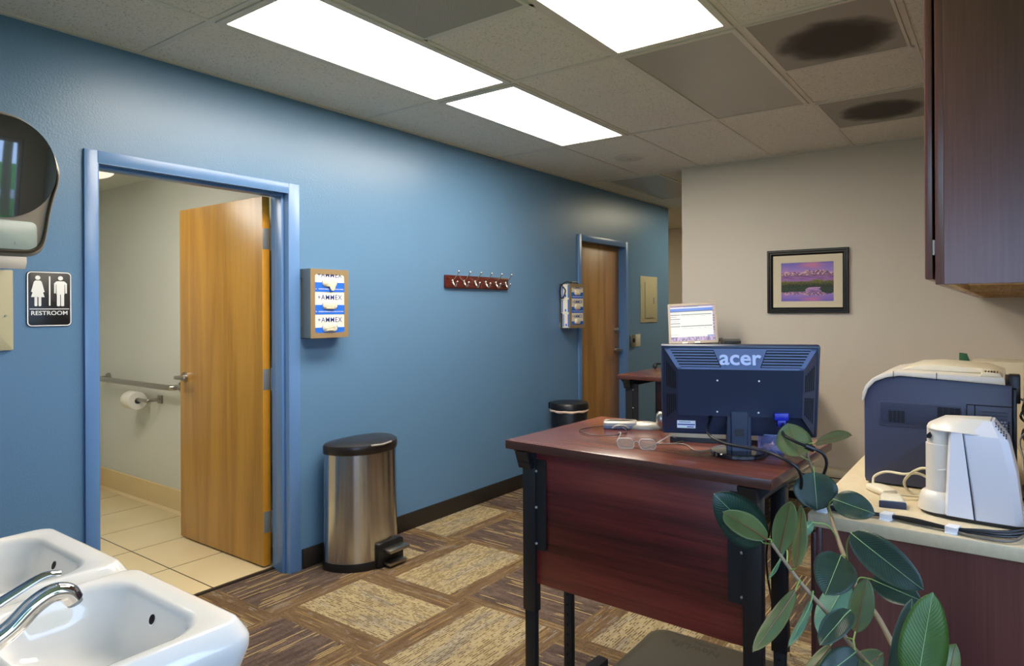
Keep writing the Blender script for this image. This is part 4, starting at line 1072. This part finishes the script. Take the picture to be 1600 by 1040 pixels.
# ------------------------------------------------------------------ counter and base cabinets on the right
CY0 = 2.035
t = thing('countertop', 'beige stone-look laminate countertop on the mahogany base cabinets', 'countertop', (-.16, 3.5, .762))
obj('worktop', box(B(), -.492, EX, CY0, BY, .762, .80, .004), lam, t)
for k in range(3):
    y0 = CY0+.02+k*.985; y1 = y0+.98
    t = thing('base_cabinet', ('mahogany base cabinet under the counter, its end panel facing the camera', 'middle mahogany base cabinet hidden behind the desk', 'far mahogany base cabinet against the beige wall')[k], 'cabinet', (-.15, (y0+y1)/2, 0))
    bm = B(); box(bm, -.455, EX, y0, y1, .10, .762, .001); box(bm, -.40, EX, y0+.002, y1, 0, .10)
    obj('carcass', bm, mahog_v, t, smooth=0)
    if k == 0: obj('end_panel', prism(B(), [(-.452, .10), (-.452, .761), (EX, .761), (EX, 0), (-.40, 0), (-.40, .10)], y0-.012, y0, 'y'), mahog_v, t, smooth=0)
    bm = B(); box(bm, -.474, -.455, y0, y0+.035, .10, .762, .001); box(bm, -.474, -.455, y1-.035, y1, .10, .762, .001); box(bm, -.474, -.455, y0+.035, y1-.035, .72, .762, .001); box(bm, -.474, -.455, y0+.035, y1-.035, .10, .13, .001)
    obj('face_frame', bm, mahog_v, t)
    for a, b_ in ((y0+.02, (y0+y1)/2-.003), ((y0+y1)/2+.003, y1-.02)):
        d = obj('door', box(B(), -.493, -.4745, a, b_, .12, .735, .003), mahog_v, t)
        bm = B(); yk = b_-.04 if a < (y0+y1)/2-.1 else a+.04; tube(bm, [(-.494, yk, .62), (-.52, yk, .625), (-.52, yk, .70), (-.494, yk, .705)], .004, 8); obj('handle', bm, steel, d)

# upper cabinets
for k in range(3):
    y0 = CY0+k*.99; y1 = min(y0+.985, BY-.004)
    t = thing('wall_cabinet', ('mahogany wall cabinet above the printer, its end panel facing the camera', 'middle mahogany wall cabinet, only its light underside showing', 'far mahogany wall cabinet beside the beige wall')[k], 'cabinet', (0, (y0+y1)/2, 1.468))
    bm = B(); x0, z0, z1 = -.140, 1.468, CZ-.008
    box(bm, x0, EX, y0, y0+.018, z0, z1, .001); box(bm, x0, EX, y1-.018, y1, z0, z1, .001); box(bm, x0, EX, y0+.018, y1-.018, z1-.018, z1)
    obj('carcass', bm, mahog_v, t, smooth=0)
    bm = B(); box(bm, x0, EX, y0+.018, y1-.018, z0+.022, z0+.038); obj('bottom_board', bm, underwood, t, smooth=0)
    bm = B(); box(bm, x0, x0+.02, y0+.0185, y1-.0185, z0+.001, z0+.022); box(bm, EX-.06, EX, y0+.0185, y1-.0185, z0+.001, z0+.022)
    box(bm, x0+.02, EX-.06, y1-.04, y1-.0185, z0+.001, z0+.022); obj('underside_rail', bm, underwood, t, smooth=0)
    bm = B(); xf = -.160
    box(bm, xf, x0, y0, y0+.038, z0, z1, .0015); box(bm, xf, x0, y1-.038, y1, z0, z1, .0015); box(bm, xf, x0, y0+.038, y1-.038, z0, z0+.035, .001); box(bm, xf, x0, y0+.038, y1-.038, z1-.04, z1, .001)
    obj('face_frame', bm, mahog_v, t)
    for a, b_ in ((y0+.013, (y0+y1)/2-.002), ((y0+y1)/2+.002, y1-.013)):
        d = obj('door', box(B(), -.186, -.1665, a, b_, z0+.014, z1-.02, .005), mahog_v, t)
        for zz in (z0+.10, z1-.12):
            bm = B(); ya = a+.004 if a < (y0+y1)/2-.1 else b_-.004; cyl(bm, (-.163, ya-.006, zz-.02), (-.163, ya-.006, zz+.02), .004, n=10); obj('hinge', bm, hinge_m, d)

# ------------------------------------------------------------------ laser printer
t = thing('laser_printer', 'large slate blue laser printer with a cream top, on the counter', 'printer', (-.2, 2.71, .80))
py0, py1 = 2.50, 2.915; xl, xr = -.413, .010
def side(z_shift=0.):
    return [(xl+.004, .806), (xl, .82), (xl, 1.09), (xl+.012, 1.125), (xl+.035, 1.152), (xl+.07, 1.168), (xl+.11, 1.176), (xr, 1.162), (xr, .806)]
bm = B(); prism(bm, side(), py0, py1, 'y', bev=.006); obj('body', bm, navy, t)
bm = B()
outer = [(xl-.006, 1.085), (xl-.004, 1.115), (xl+.006, 1.140), (xl+.026, 1.163), (xl+.06, 1.181), (xl+.105, 1.190), (xr-.02, 1.186), (xr-.018, 1.168)]
inner = [(xr-.018, 1.1625), (xl+.11, 1.1768), (xl+.07, 1.1690), (xl+.0345, 1.1530), (xl+.0115, 1.1265), (xl-.0005, 1.087)]
prism(bm, outer+inner, py0-.006, py1+.006, 'y', bev=.0025); obj('top_cover', bm, white_pl, t)
bm = B(); prism(bm, [(-.31, 1.189), (-.27, 1.205), (-.20, 1.211), (-.06, 1.204), (-.015, 1.187)], py0+.10, py1-.01, 'y', bev=.004); obj('output_tray_hump', bm, cream_pl, t)
bm = B(); prism(bm, [(-.075, 1.187), (-.068, 1.200), (-.022, 1.197), (-.016, 1.186)], py0+.002, py0+.10, 'y', bev=.003); obj('rear_hatch', bm, cream_pl, t)
for k in range(5):
    bm = B(); box(bm, -.062+k*.008, -.059+k*.008, py0+.02, py0+.07, 1.198, 1.2008); obj('slot', bm, dark_gap, t, smooth=0)
for x in (-.322, -.195):
    bm = B(); box(bm, x, x+.002, py0-.0068, py0-.004, 1.164 if x < -.3 else 1.168, 1.192); obj('seam', bm, dark_gap, t, smooth=0)
yf = py0
bm = B(); prism(bm, rrect(-.372, -.115, 1.005, 1.088, .012), yf-.0025, yf+.001, 'y', bev=.0015); obj('vent_panel', bm, navy, t)
for k in range(14):
    bm = B(); z = 1.014+k*.0052; box(bm, -.362, -.124, yf-.0034, yf-.0024, z, z+.0016); obj('rib', bm, navy_d, t, smooth=0)
for x0, x1, z0, z1 in ((-.337, -.287, 1.018, 1.058), (-.193, -.127, 1.022, 1.08)):
    bm = B(); box(bm, x0, x1, yf-.0038, yf-.0030, z0, z1); g_ = obj('grille', bm, dark_gap, t, smooth=0)
    bm = B(); n_ = int((z1-z0)/.0042)
    for k in range(n_+1): box(bm, x0, x1, yf-.0048, yf-.0038, z0+k*.0042, z0+k*.0042+.0012)
    for k in range(5): xx = x0+k*(x1-x0-.0012)/4; box(bm, xx, xx+.0012, yf-.0050, yf-.0038, z0, z1)
    obj('grille_bars', bm, navy_d, g_, smooth=0)
bm = B(); box(bm, -.112, -.109, yf-.0012, yf, .99, 1.096); box(bm, -.110, .010, yf-.0012, yf, 1.093, 1.096); box(bm, -.090, -.087, yf-.0012, yf, .95, 1.093); obj('panel_seam', bm, dark_gap, t, smooth=0)
for k in range(12):
    bm = B(); z = .955+k*.0108; box(bm, -.07, -.004, yf-.0022, yf, z, z+.0035); obj('rib', bm, navy_d, t, smooth=0)
bm = B()
for r in range(5):
    for c in range(14): xx = -.060+c*.0085+(r % 2)*.004; cyl(bm, (min(xx, -.0), yf-.0022, 1.01+r*.009), (min(xx, -.0), yf-.0034, 1.01+r*.009), .0032, n=6)
obj('perforated_grille', bm, plain('pale_port_cover', '#8f93ab', .4), t, smooth=0)
bm = B(); box(bm, xr, xr+.012, py0+.01, py1-.02, .84, 1.15, .003); box(bm, xr-.01, xr+.022, py0+.05, py0+.12, 1.10, 1.19, .004); obj('rear_panel', bm, blackp, t)
bm = B(); box(bm, xl-.002, xl+.0, py0+.02, py1-.02, .83, 1.07); obj('front_panel', bm, navy_d, t, smooth=0)
for x in (xl+.05, xr-.05):
    for y in (py0+.05, py1-.05):
        bm = B(); cyl(bm, (x, y, .80), (x, y, .807), .014, n=14); obj('foot', bm, rubber, t)

# cream box and green card behind the printer
t = thing('storage_box', 'cream box standing behind the printer', 'box', (-.03, 3.55, .80))
obj('carton', box(B(), -.135, .055, 3.45, 3.65, .80, 1.17, .004), cream_pl, t)
o = obj('green_card', prism(B(), [(-.178, .80), (-.14, .80), (-.139, 1.17), (-.150, 1.203), (-.178, 1.206)], 3.40, 3.44, 'y', bev=.002), green_pl); tag(o, 'green folder standing behind the printer, left of the cream box', 'folder')

# ------------------------------------------------------------------ white bench device
t = thing('bench_device', 'white bench-top device with a round column and tapered housing, on the counter', 'device', (-.08, 2.25, .80))
def arc(cx, cy, r, a0, a1, n): return [(cx+r*math.cos(math.radians(a0+(a1-a0)*k/n)), cy+r*math.sin(math.radians(a0+(a1-a0)*k/n))) for k in range(n+1)]
ccx, ccy = -.165, 2.262
bm = B(); loft(bm, [[(ccx+r*math.cos(k*PI/20), ccy+r*math.sin(k*PI/20), z) for k in range(40)] for r, z in ((.062, .811), (.061, .822), (.057, .845), (.050, .862), (.042, .868))])
obj('round_foot', bm, white_pl, t)
bm = B(); loft(bm, [[(ccx+r*math.cos(k*PI/20), ccy+r*math.sin(k*PI/20), z) for k in range(40)] for r, z in ((.040, .868), (.040, 1.005), (.037, 1.006), (.037, 1.052))])
obj('column', bm, white_pl, t)
bm = B(); prism(bm, [(ccx-.034, 1.032), (ccx-.026, 1.040), (ccx-.02, 1.03), (ccx-.024, 1.022), (ccx-.034, 1.022)], ccy-.035, ccy-.018, 'y'); obj('recess', bm, dark_gap, t)
def foot_outline(s_): return [(ccx-.05*s_, ccy+.02), (ccx-.045*s_, ccy-.02*s_), (ccx-.02*s_, ccy-.048*s_), (ccx+.03, ccy-.066*s_), (.020*s_, ccy-.072*s_), (.052, ccy-.05), (.056, ccy+.05), (ccx, ccy+.06)]
bm = B(); loft(bm, [[(a, b_, z) for a, b_ in foot_outline(s_)] for s_, z in ((1.0, .8005), (1.12, .803), (1.12, .811))]); obj('base_plate', bm, blackp, t)
# housing: lofted vertical sections, wedge leaning in at the top
def hs_(z, x0, x1, yf_, yb): return [(x0, yb, z), (x0, yf_+.008, z), (x0+.004, yf_+.002, z), (x1-.022, yf_, z), (x1-.004, yf_+.008, z), (x1, yf_+.028, z), (x1, yb, z)]
bm = B()
loft(bm, [hs_(.811, -.079, .038, 2.184, 2.315), hs_(.84, -.080, .034, 2.185, 2.315), hs_(.95, -.094, .022, 2.188, 2.315), hs_(1.035, -.105, .004, 2.191, 2.312), hs_(1.045, -.106, -.001, 2.192, 2.312), [(-.106, 2.31, 1.084), (-.106, 2.228, 1.078), (-.10, 2.222, 1.079), (-.040, 2.216, 1.086), (-.034, 2.222, 1.086), (-.032, 2.24, 1.086), (-.032, 2.31, 1.086)]])
obj('housing', bm, white_pl2, t, smooth=25)
bm = B(); loft(bm, [[(-.153, 2.205, .812), (-.146, 2.190, .812), (-.081, 2.183, .812), (-.081, 2.25, .812), (-.153, 2.26, .812)], [(-.148, 2.210, .92), (-.141, 2.196, .92), (-.093, 2.187, .92), (-.093, 2.25, .92), (-.148, 2.26, .92)], [(-.142, 2.214, 1.05), (-.136, 2.201, 1.05), (-.108, 2.192, 1.05), (-.108, 2.25, 1.05), (-.142, 2.26, 1.05)]])
obj('front_wedge', bm, plain('white_plastic_bright', '#d6d8e2', .3, var=.02), t, smooth=25)
bm = B(); loft(bm, [[(-.20, 2.30, 1.050), (-.203, 2.262, 1.050), (-.195, 2.235, 1.050), (-.172, 2.212, 1.050), (-.138, 2.198, 1.0505), (-.104, 2.1905, 1.050), (-.02, 2.20, 1.047), (-.03, 2.31, 1.05)], [(-.195, 2.30, 1.062), (-.198, 2.262, 1.062), (-.19, 2.238, 1.062), (-.168, 2.216, 1.062), (-.136, 2.203, 1.060), (-.102, 2.197, 1.058), (-.035, 2.207, 1.055), (-.035, 2.31, 1.07)], [(-.155, 2.30, 1.084), (-.158, 2.262, 1.084), (-.15, 2.245, 1.084), (-.135, 2.235, 1.085), (-.115, 2.228, 1.086), (-.09, 2.224, 1.087), (-.042, 2.222, 1.0885), (-.040, 2.305, 1.088)]])
obj('top_cap', bm, white_pl, t, smooth=40)
for r in range(5):
    for c in range(3):
        x = -.030+r*.0060; z = 1.082-r*.0072-c*.004
        bm = B(); sphere(bm, (x+.001, 2.224-c*.006-r*.0035, z), .0020, n=8); obj('vent_hole', bm, dark_gap, t)
bm = B(); cyl(bm, (-.152, 2.225, .935), (-.170, 2.200, .935), .0028, n=10); obj('lever', bm, white_pl, t)

# two cream handpieces with cables
t = thing('handpiece', 'cream handheld scanner with a dark blue flat end, nearer to the counter edge', 'scanner', (-.30, 2.27, .80), math.radians(12))
def hp(L, W_, H_, nose=.6):
    R = []
    for k in range(9):
        u = k/8; w_ = W_*(.55+.45*min(1, math.sin(u*PI*.55)**.7)) if u > 0 else W_*.3; h_ = H_*(.75+.25*math.sin(u*PI))
        if u == 0: h_ = H_*.5
        y = L/2-u*L
        R.append([(a, y, b_) for a, b_ in rrect(-w_, w_, .0, h_, min(h_, w_)*.42, 4)])
    return R
bm = B(); loft(bm, hp(.095, .036, .030)); obj('body', bm, cream_pl, t, False, smooth=60)
bm = B(); prism(bm, rrect(-.037, .037, .0, .021, .003), -.052, -.0475, 'y', bev=.001); obj('end_face', bm, navy_d, t, False)
t = thing('handpiece', 'rounded cream handheld scanner, behind and left of the other one', 'scanner', (-.352, 2.39, .80), math.radians(48))
bm = B(); loft(bm, hp(.10, .028, .026)); obj('body', bm, cream_pl, t, False, smooth=60)
bm = B(); tube(bm, [(-.375, 2.425, .815), (-.372, 2.44, .84), (-.335, 2.43, .862), (-.28, 2.40, .868), (-.24, 2.38, .880), (-.205, 2.36, .872), (-.185, 2.34, .85), (-.165, 2.33, .82)], .0042, 10)
tube(bm, [(-.285, 2.335, .815), (-.24, 2.36, .812), (-.20, 2.36, .82), (-.17, 2.345, .84)], .0035, 10)
tube(bm, [(-.18, 2.36, .806), (-.22, 2.40, .806), (-.265, 2.42, .808), (-.28, 2.41, .84), (-.255, 2.38, .88), (-.22, 2.35, .905), (-.19, 2.34, .895), (-.175, 2.335, .85)], .0042, 10)
tag(obj('device_cable', bm, cord_c), 'cream cable looping between the handheld scanners and the white device', 'cable')

# black cable bundle with white clips along the counter edge
rr = random.Random(11)
cb = thing('cable_bundle', 'bundle of thin black cables clipped along the front edge of the counter', 'cables', (-.49, 2.08, .80))
for k in range(7):
    o1, o2 = (rr.random()-.5)*.026, rr.random()*.012
    pts = [(-.60+.0*k, 2.16+o1, .70), (-.53, 2.12+o1, .79-.0*o1), (-.487, 2.09+o1*.8, .806+o2*.6), (-.43, 2.082+o1, .806+o2), (-.36, 2.088+o1*.7, .806+o2*.8), (-.285, 2.10+o1*.4, .807+o2*.5), (-.22, 2.09+o1, .806+o2*.9), (-.128, 2.072+o1*.4, .807+o2*.5), (-.06, 2.080+o1*1.2, .806+o2), (.0, 2.10+o1*2, .807+o2), (.06, 2.14+o1*2, .81+o2*2), (.12, 2.25, .81+o2*2)]
    pts = pts[2:] if k > 3 else pts[1:]
    bm = B(); tube(bm, pts, .0034, 8, 5); obj('cable', bm, cord_m, cb)
bm = B(); tube(bm, [(-.118, 2.062, .806), (-.06, 2.045, .806), (-.0, 2.05, .807), (.03, 2.09, .815), (.05, 2.14, .83), (.08, 2.2, .85)], .004, 8); tag(obj('loose_cable', bm, cord_g), 'grey cable curving up from the bundle behind the white device', 'cable')
for k, (x, y) in enumerate(((-.455, 2.078), (-.288, 2.098), (-.125, 2.072))):
    bm = B(); M_ = Matrix.Translation(V((x, y, .80))) @ Matrix.Rotation(math.radians(-12), 4, 'Z')
    prism(bm, [(-.022, .0), (.022, .0), (.022, .003), (.018, .004), (.018, .018), (-.018, .018), (-.016, .003), (-.022, .003)], -.015, .015, 'x', bev=.001, M=M_)
    tag(obj('cable_clip', bm, zip_m), 'white cable clip on the counter, %s' % ('half hidden by a dark leaf', 'in front of the handheld scanner', 'in front of the white device')[k], 'clip')

# adapters and tangled cables behind the printer
t = thing('power_adapter', 'black power adapter on the wall side of the printer', 'adapter', (.09, 2.62, 1.08))
for z in (1.10, 1.0, .9):
    bm = B(); box(bm, .05, .11, 2.58, 2.63, z-.04, z+.03, .006); obj('case', bm, blackp, t) if z == 1.10 else (lambda: obj('plug_block', bm, blackp, t))()
for k in range(14):
    if k == 0: bm = B()
    x, y = .035+rr.random()*.06, 2.45+rr.random()*.1; z = .82+rr.random()*.05
    P_ = [(x, y, .806)]
    for j in range(6): P_.append((.03+rr.random()*.10, 2.42+rr.random()*.16, .83+j*.055+rr.random()*.03))
    tube(bm, P_, .0035, 8, 5, mi=0 if k % 3 else 1)
tag(obj('tangled_cables', bm, [cord_m, cord_g]), 'tangle of black and grey cables hanging behind the printer', 'cables', kind='stuff')

# ------------------------------------------------------------------ rubber plant
LEAVES=[
 ((-0.469, 1.863, 1.003), (-0.513, 1.906, 1.082), 0.099, 'U', 10),
 ((-0.434, 1.887, 1.038), (-0.372, 2.051, 1.039), 0.047, 'U', 55),
 ((-0.423, 1.822, 0.974), (-0.409, 1.795, 0.882), 0.112, 'T', 0),
 ((-0.365, 1.764, 0.926), (-0.268, 1.759, 0.906), 0.07, 'T', -15),
 ((-0.423, 1.384, 0.915), (-0.494, 1.287, 1.030), 0.092, 'T', 15),
 ((-0.405, 1.348, 0.937), (-0.45, 1.22, 1.017), 0.05, 'U', -10),
 ((-0.384, 1.363, 0.909), (-0.354, 1.335, 1.026), 0.047, 'U', 10),
 ((-0.352, 1.36, 0.885), (-0.353, 1.409, 1.0), 0.036, 'U', -40),
 ((-0.398, 1.45, 0.887), (-0.434, 1.45, 0.813), 0.012, 'L', 60),
 ((-0.392, 1.673, 0.888), (-0.415, 1.657, 0.855), 0.025, 'L', 20),
 ((-0.315, 1.605, 0.844), (-0.322, 1.478, 0.798), 0.093, 'T', 0),
 ((-0.313, 1.666, 0.768), (-0.359, 1.574, 0.668), 0.068, 'L', 15),
 ((-0.258, 1.449, 0.747), (-0.242, 1.485, 0.849), 0.05, 'U', -15),
 ((-0.254, 1.38, 0.82), (-0.284, 1.261, 0.793), 0.048, 'T', 30),
 ((-0.289, 1.574, 0.909), (-0.143, 1.528, 0.833), 0.079, 'T', 5),
 ((-0.259, 1.643, 0.79), (-0.156, 1.617, 0.776), 0.06, 'T', 0),
 ((-0.130, 1.248, 0.760), (-0.107, 1.286, 0.923), 0.074, 'G', -8),
 ((-0.177, 1.36, 0.708), (-0.151, 1.402, 0.859), 0.064, 'T', 35),
 ((-0.342, 1.319, 0.859), (-0.385, 1.192, 0.781), 0.036, 'U', 25),
 ((-0.321, 1.357, 0.83), (-0.354, 1.31, 0.749), 0.023, 'L', 50),
 ((-0.291, 1.378, 0.741), (-0.328, 1.304, 0.691), 0.032, 'U', 30),
 ((-0.238, 1.342, 0.76), (-0.283, 1.238, 0.739), 0.052, 'T', 10),
 ((-0.205, 1.437, 0.726), (-0.259, 1.351, 0.688), 0.055, 'U', 0),
 ((-0.092, 1.345, 0.737), (-0.08, 1.402, 0.795), 0.046, 'U', 25),
]
STEM1 = [(-0.398, 1.353, 0.93), (-0.384, 1.363, 0.906), (-0.351, 1.374, 0.859), (-0.332, 1.374, 0.84), (-0.29, 1.391, 0.79), (-0.257, 1.402, 0.741), (-0.222, 1.414, 0.702), (-0.182, 1.429, 0.655), (-.14, 1.44, .55), (-.12, 1.45, .28)]
STEM2 = [(-0.462, 1.916, 1.016), (-0.458, 1.907, 0.991), (-0.438, 1.884, 0.958), (-0.417, 1.887, 0.904), (-0.388, 1.821, 0.887), (-0.349, 1.727, 0.85), (-0.323, 1.672, 0.825), (-0.292, 1.62, 0.784), (-0.249, 1.589, 0.746), (-0.226, 1.569, 0.725), (-0.187, 1.522, 0.681), (-0.16, 1.481, 0.631), (-.11, 1.46, .5), (-.09, 1.45, .28)]
t = thing('rubber_plant', 'rubber plant with glossy oval leaves leaning in from the lower right', 'plant', (-.10, 1.45, 0))
bm = B(); loft(bm, [[(-.10+r*math.cos(k*PI/20), 1.45+r*math.sin(k*PI/20), z) for k in range(40)] for r, z in ((.10, 0), (.11, .01), (.145, .28), (.155, .285), (.155, .315), (.142, .315), (.138, .27))]); obj('pot', bm, pot_m, t)
bm = B(); cyl(bm, (-.10, 1.45, .262), (-.10, 1.45, .275), .137, n=40); obj('soil', bm, soil_m, t)
bm = B(); tube(bm, STEM1, .0032, 10, 5, r1=.0062); s1 = obj('stem', bm, stem_m, t)
bm = B(); tube(bm, STEM2, .0036, 10, 5, r1=.007); s2 = obj('stem', bm, stem_m, t)
eye = V((0, 0, 1.406))
def nearest(p):
    best = None
    for S_ in (STEM1[:8], STEM2[:11]):
        for k in range(len(S_)-1):
            a, b_ = V(S_[k]), V(S_[k+1])
            u = max(0, min(1, (p-a).dot(b_-a)/(b_-a).length_squared)); c_ = a+(b_-a)*u
            if best is None or (c_-p).length < best[0]: best = ((c_-p).length, c_, (b_-a).normalized())
    return best
def leaf(bpt, tip, width, kind, roll):
    bpt, tip = V(bpt), V(tip); a = (tip-bpt); L = a.length; a.normalize()
    face = (V((.18, -.93, .22)) if kind in 'TG' else V((.25, -.93, .28))); face = (face-a*face.dot(a)).normalized()
    face = Matrix.Rotation(math.radians(roll), 3, a) @ face
    top = face if kind in 'TG' else -face; side_ = a.cross(top).normalized()
    NU, NV = 8, 16; lay = []; uvs = []
    fold = .13; curl = .10
    for layer in (0, 1):
        rows = []
        for j in range(NV+1):
            v = j/NV; prof = math.sin(PI*v**.92)**.56*(1-.05*v) if 0 < v < 1 else 0.
            if v > .93: prof *= (1-v)/.07*.8+.2
            w_ = width*.5*max(prof, .012)
            row = []
            for i in range(NU+1):
                u = i/NU*2-1
                p = bpt+a*(v*L)+side_*(u*w_)+top*(abs(u)*w_*fold-(v-.5)**2*L*curl*1.4+L*curl*.35)+top*(math.sin(v*9+u*2)*.0012)
                p -= top*(.0009*layer); row.append(p)
            rows.append(row)
        lay.append(rows)
    me = bpy.data.meshes.new('leaf'); vv = []; ff = []; mi = []; uvq = []
    inv = XF[t.name].inverted()
    for layer in (0, 1):
        o0 = len(vv)
        for row in lay[layer]: vv += [inv @ p for p in row]
        for j in range(NV):
            for i in range(NU):
                A1 = o0+j*(NU+1)+i; f = (A1, A1+1, A1+NU+2, A1+NU+1); ff.append(f if layer == 0 else f[::-1]); mi.append(layer)
    # rim
    def vid(layer, j, i): return layer*(NU+1)*(NV+1)+j*(NU+1)+i
    for j in range(NV):
        for i in (0, NU): ff.append((vid(0, j, i), vid(0, j+1, i), vid(1, j+1, i), vid(1, j, i))); mi.append(1)
    me.from_pydata(vv, [], ff); uvl = me.uv_layers.new(name='UVMap')
    for lp in me.loops:
        k = lp.vertex_index % ((NU+1)*(NV+1)); uvl.data[lp.index].uv = ((k % (NU+1))/NU, (k//(NU+1))/NV)
    me.materials.append(leaf_bri if kind == 'G' else leaf_top); me.materials.append(leaf_lit if kind == 'L' else leaf_und)
    for p_, q_ in zip(me.polygons, mi): p_.material_index = q_
    me.shade_smooth()
    o = bpy.data.objects.new('leaf', me); COL.objects.link(o); o.parent = t; XF[o.name] = XF[t.name].copy()
    for k, rm in ((0, rib_m), (1, rib_b if kind == 'U' else rib_m)):
        bm = B(); mid = [lay[k][j][NU//2]+top*(.0003 if k == 0 else -.0003) for j in range(0, NV+1)]
        tube(bm, mid, .0009 if k == 0 else .0013, 6, 1, r1=.0003); obj('midrib', bm, rm, o)
    d_, c_, _ = nearest(bpt)
    if d_ > .002:
        e_ = (bpt-a*.015); bm = B(); tube(bm, [c_, c_*.5+e_*.5+V((0, 0, .006)), bpt+a*.002], .0016, 8, 5); obj('leaf_stalk', bm, stem_g, o)
for L_ in LEAVES: leaf(*L_)

# ------------------------------------------------------------------ sinks
def srect(cx, cy, hx, hy, r, z, n=12, rb=None):
    """rounded rectangle ring; front (+y) corners r, back corners rb"""
    rb = r if rb is None else rb; out = []
    for sx, sy, a, q_ in ((1, 1, 0, r), (-1, 1, 90, r), (-1, -1, 180, rb), (1, -1, 270, rb)):
        for i in range(n+1):
            t_ = math.radians(a+90*i/n); out.append((cx+sx*(hx-q_)+q_*math.cos(t_), cy+sy*(hy-q_)+q_*math.sin(t_), z))
    return out
def sink(cx, label):
    t = thing('sink', label, 'sink', (cx, .2, .62), 0, None)
    yb, yf = .201, .722; cy = (yb+yf)/2; hy = (yf-yb)/2; hx = .243
    S_ = lambda dx, dyf, z, r, rb=.012: srect(cx, cy-dyf/2, hx-dx, hy-dyf/2, r, z, 12, rb)
    bx, by, bcy = .196, .132, .520
    I2 = lambda s_, sy, z, r: srect(cx, bcy, bx-s_, by-sy, r, z, 12)
    rings = [S_(.10, .16, .60, .05), S_(.045, .07, .665, .05), S_(.010, .015, .715, .05), S_(.0, .0, .765, .05), S_(.0, .0, .782, .05), S_(.003, .003, .790, .049), S_(.019, .021, .8175, .035), S_(.022, .025, .8195, .033), S_(.026, .029, .820, .032),
             I2(-.006, -.006, .820, .082), I2(.002, .002, .8172, .08), I2(.008, .008, .808, .08), I2(.018, .018, .77, .08), I2(.034, .034, .73, .075), I2(.062, .06, .706, .065), I2(.12, .10, .700, .028), I2(.175, .118, .698, .012)]
    bm = B(); loft(bm, rings)
    obj('basin', bm, porcelain, t, smooth=50)
    bm = B(); cyl(bm, (cx, bcy-.0, .700), (cx, bcy, .703), .028, n=28); obj('drain', bm, chrome, t)
    bm = B(); c_ = V((cx, bcy+by-.0145, .782)); d_ = V((0, -1, .35)).normalized()
    cyl(bm, c_-d_*.004, c_+d_*.0012, .0125, n=24); ov = obj('overflow_ring', bm, chrome, t)
    bm = B(); cyl(bm, c_+d_*.001, c_+d_*.0018, .0095, n=24); obj('overflow_hole', bm, dark_gap, ov)
    return t
sink(-1.43, 'white porcelain sink nearest to the camera, chrome faucet over it')
sink(-1.936, 'white porcelain sink further left, beside the blue wall')
def faucet(cx, label):
    t = thing('faucet', label, 'faucet', (cx, .285, .82))
    bm = B(); loft(bm, [[(cx+hx*math.cos(k*PI/20), .285+hy*math.sin(k*PI/20), z) for k in range(40)] for hx, hy, z in ((.052, .030, .8203), (.052, .030, .826), (.036, .028, .836), (.027, .026, .86), (.024, .025, .885))]); obj('base', bm, chrome, t)
    bm = B(); tube(bm, [(cx, .275, .862), (cx, .32, .848), (cx, .36, .845), (cx, .40, .862), (cx, .432, .890), (cx, .460, .903), (cx, .483, .897), (cx, .493, .880)], lambda q: .0195-.004*q, 18, 6); obj('spout', bm, chrome, t)
    bm = B(); cyl(bm, (cx, .4925, .881), (cx, .4955, .873), .0125, n=24); obj('aerator', bm, hinge_m, t)
    bm = B(); tube(bm, [(cx, .275, .875), (cx, .30, .895), (cx, .35, .900), (cx, .40, .920), (cx, .445, .938), (cx, .472, .936)], lambda q: .017-.009*q, 14, 6, flat=.6); obj('lever_handle', bm, chrome, t)
    return t
t = thing('drain_knob', 'small round chrome drain knob on the deck of the near sink', 'knob', (-1.40, .345, .82))
bm = B(); cyl(bm, (-1.40, .352, .8203), (-1.40, .352, .832), .007, n=16); sphere(bm, (-1.40, .352, .838), .015, (1, 1, .6), 20); obj('knob', bm, chrome, t)
faucet(-1.408, 'curved chrome faucet with a lever on the near sink')
bm = B()
# ------------------------------------------------------------------ outside the windows
bm = B(); box(bm, .9, 60, -40, 40, -.5, -.3); box(bm, -40, .9, -60, -2.5, -.5, -.3)
m = NT('lawn', .9); m.base(m.ramp(m.noise(m.pos('world'), 3, 5), [(.3, '#3d6a1c'), (.7, '#6fa33a')])); o = obj('lawn', bm, m.m, smooth=0); tag(o, 'green lawn outside the windows', 'grass', kind='structure')
o = obj('road', box(B(), 14, 18, -40, 40, -.3, -.28), plain('pale_concrete', '#b8b4ac', .8), smooth=0); tag(o, 'pale road beyond the lawn', 'road', kind='structure')
m = NT('tree_foliage', .8); m.base(m.ramp(m.noise(m.pos(), 4, 4), [(.35, '#22391a'), (.65, '#4f7a30')])); foliage = m.m
def tree(x, y, h_, r, label):
    t = thing('tree', label, 'tree', (x, y, -.3)); bm = B(); tube(bm, [(x, y, -.3), (x+.1, y, h_*.3), (x-.05, y+.1, h_*.6)], .16, 10); obj('trunk', bm, stem_m, t)
    bm = B(); b = bmesh.new(); bmesh.ops.create_icosphere(b, subdivisions=4, radius=r)
    for v in b.verts:
        n1 = mnoise.noise(v.co*1.3+V((x, y, 0)))*.5+mnoise.noise(v.co*4)*.25; v.co *= 1+n1; v.co.z *= .9; v.co += V((x, y, h_*.72))
    merge(bm, b); obj('crown', bm, foliage, t, smooth=60)
tree(9.5, 3.6, 5.6, 1.35, 'leafy tree on the lawn outside the window beside the camera')
tree(15.5, 6.6, 4.2, 1.2, 'further leafy tree on the lawn outside the window'); tree(8, -3, 5, 1.6, 'leafy tree on the lawn to the right outside')
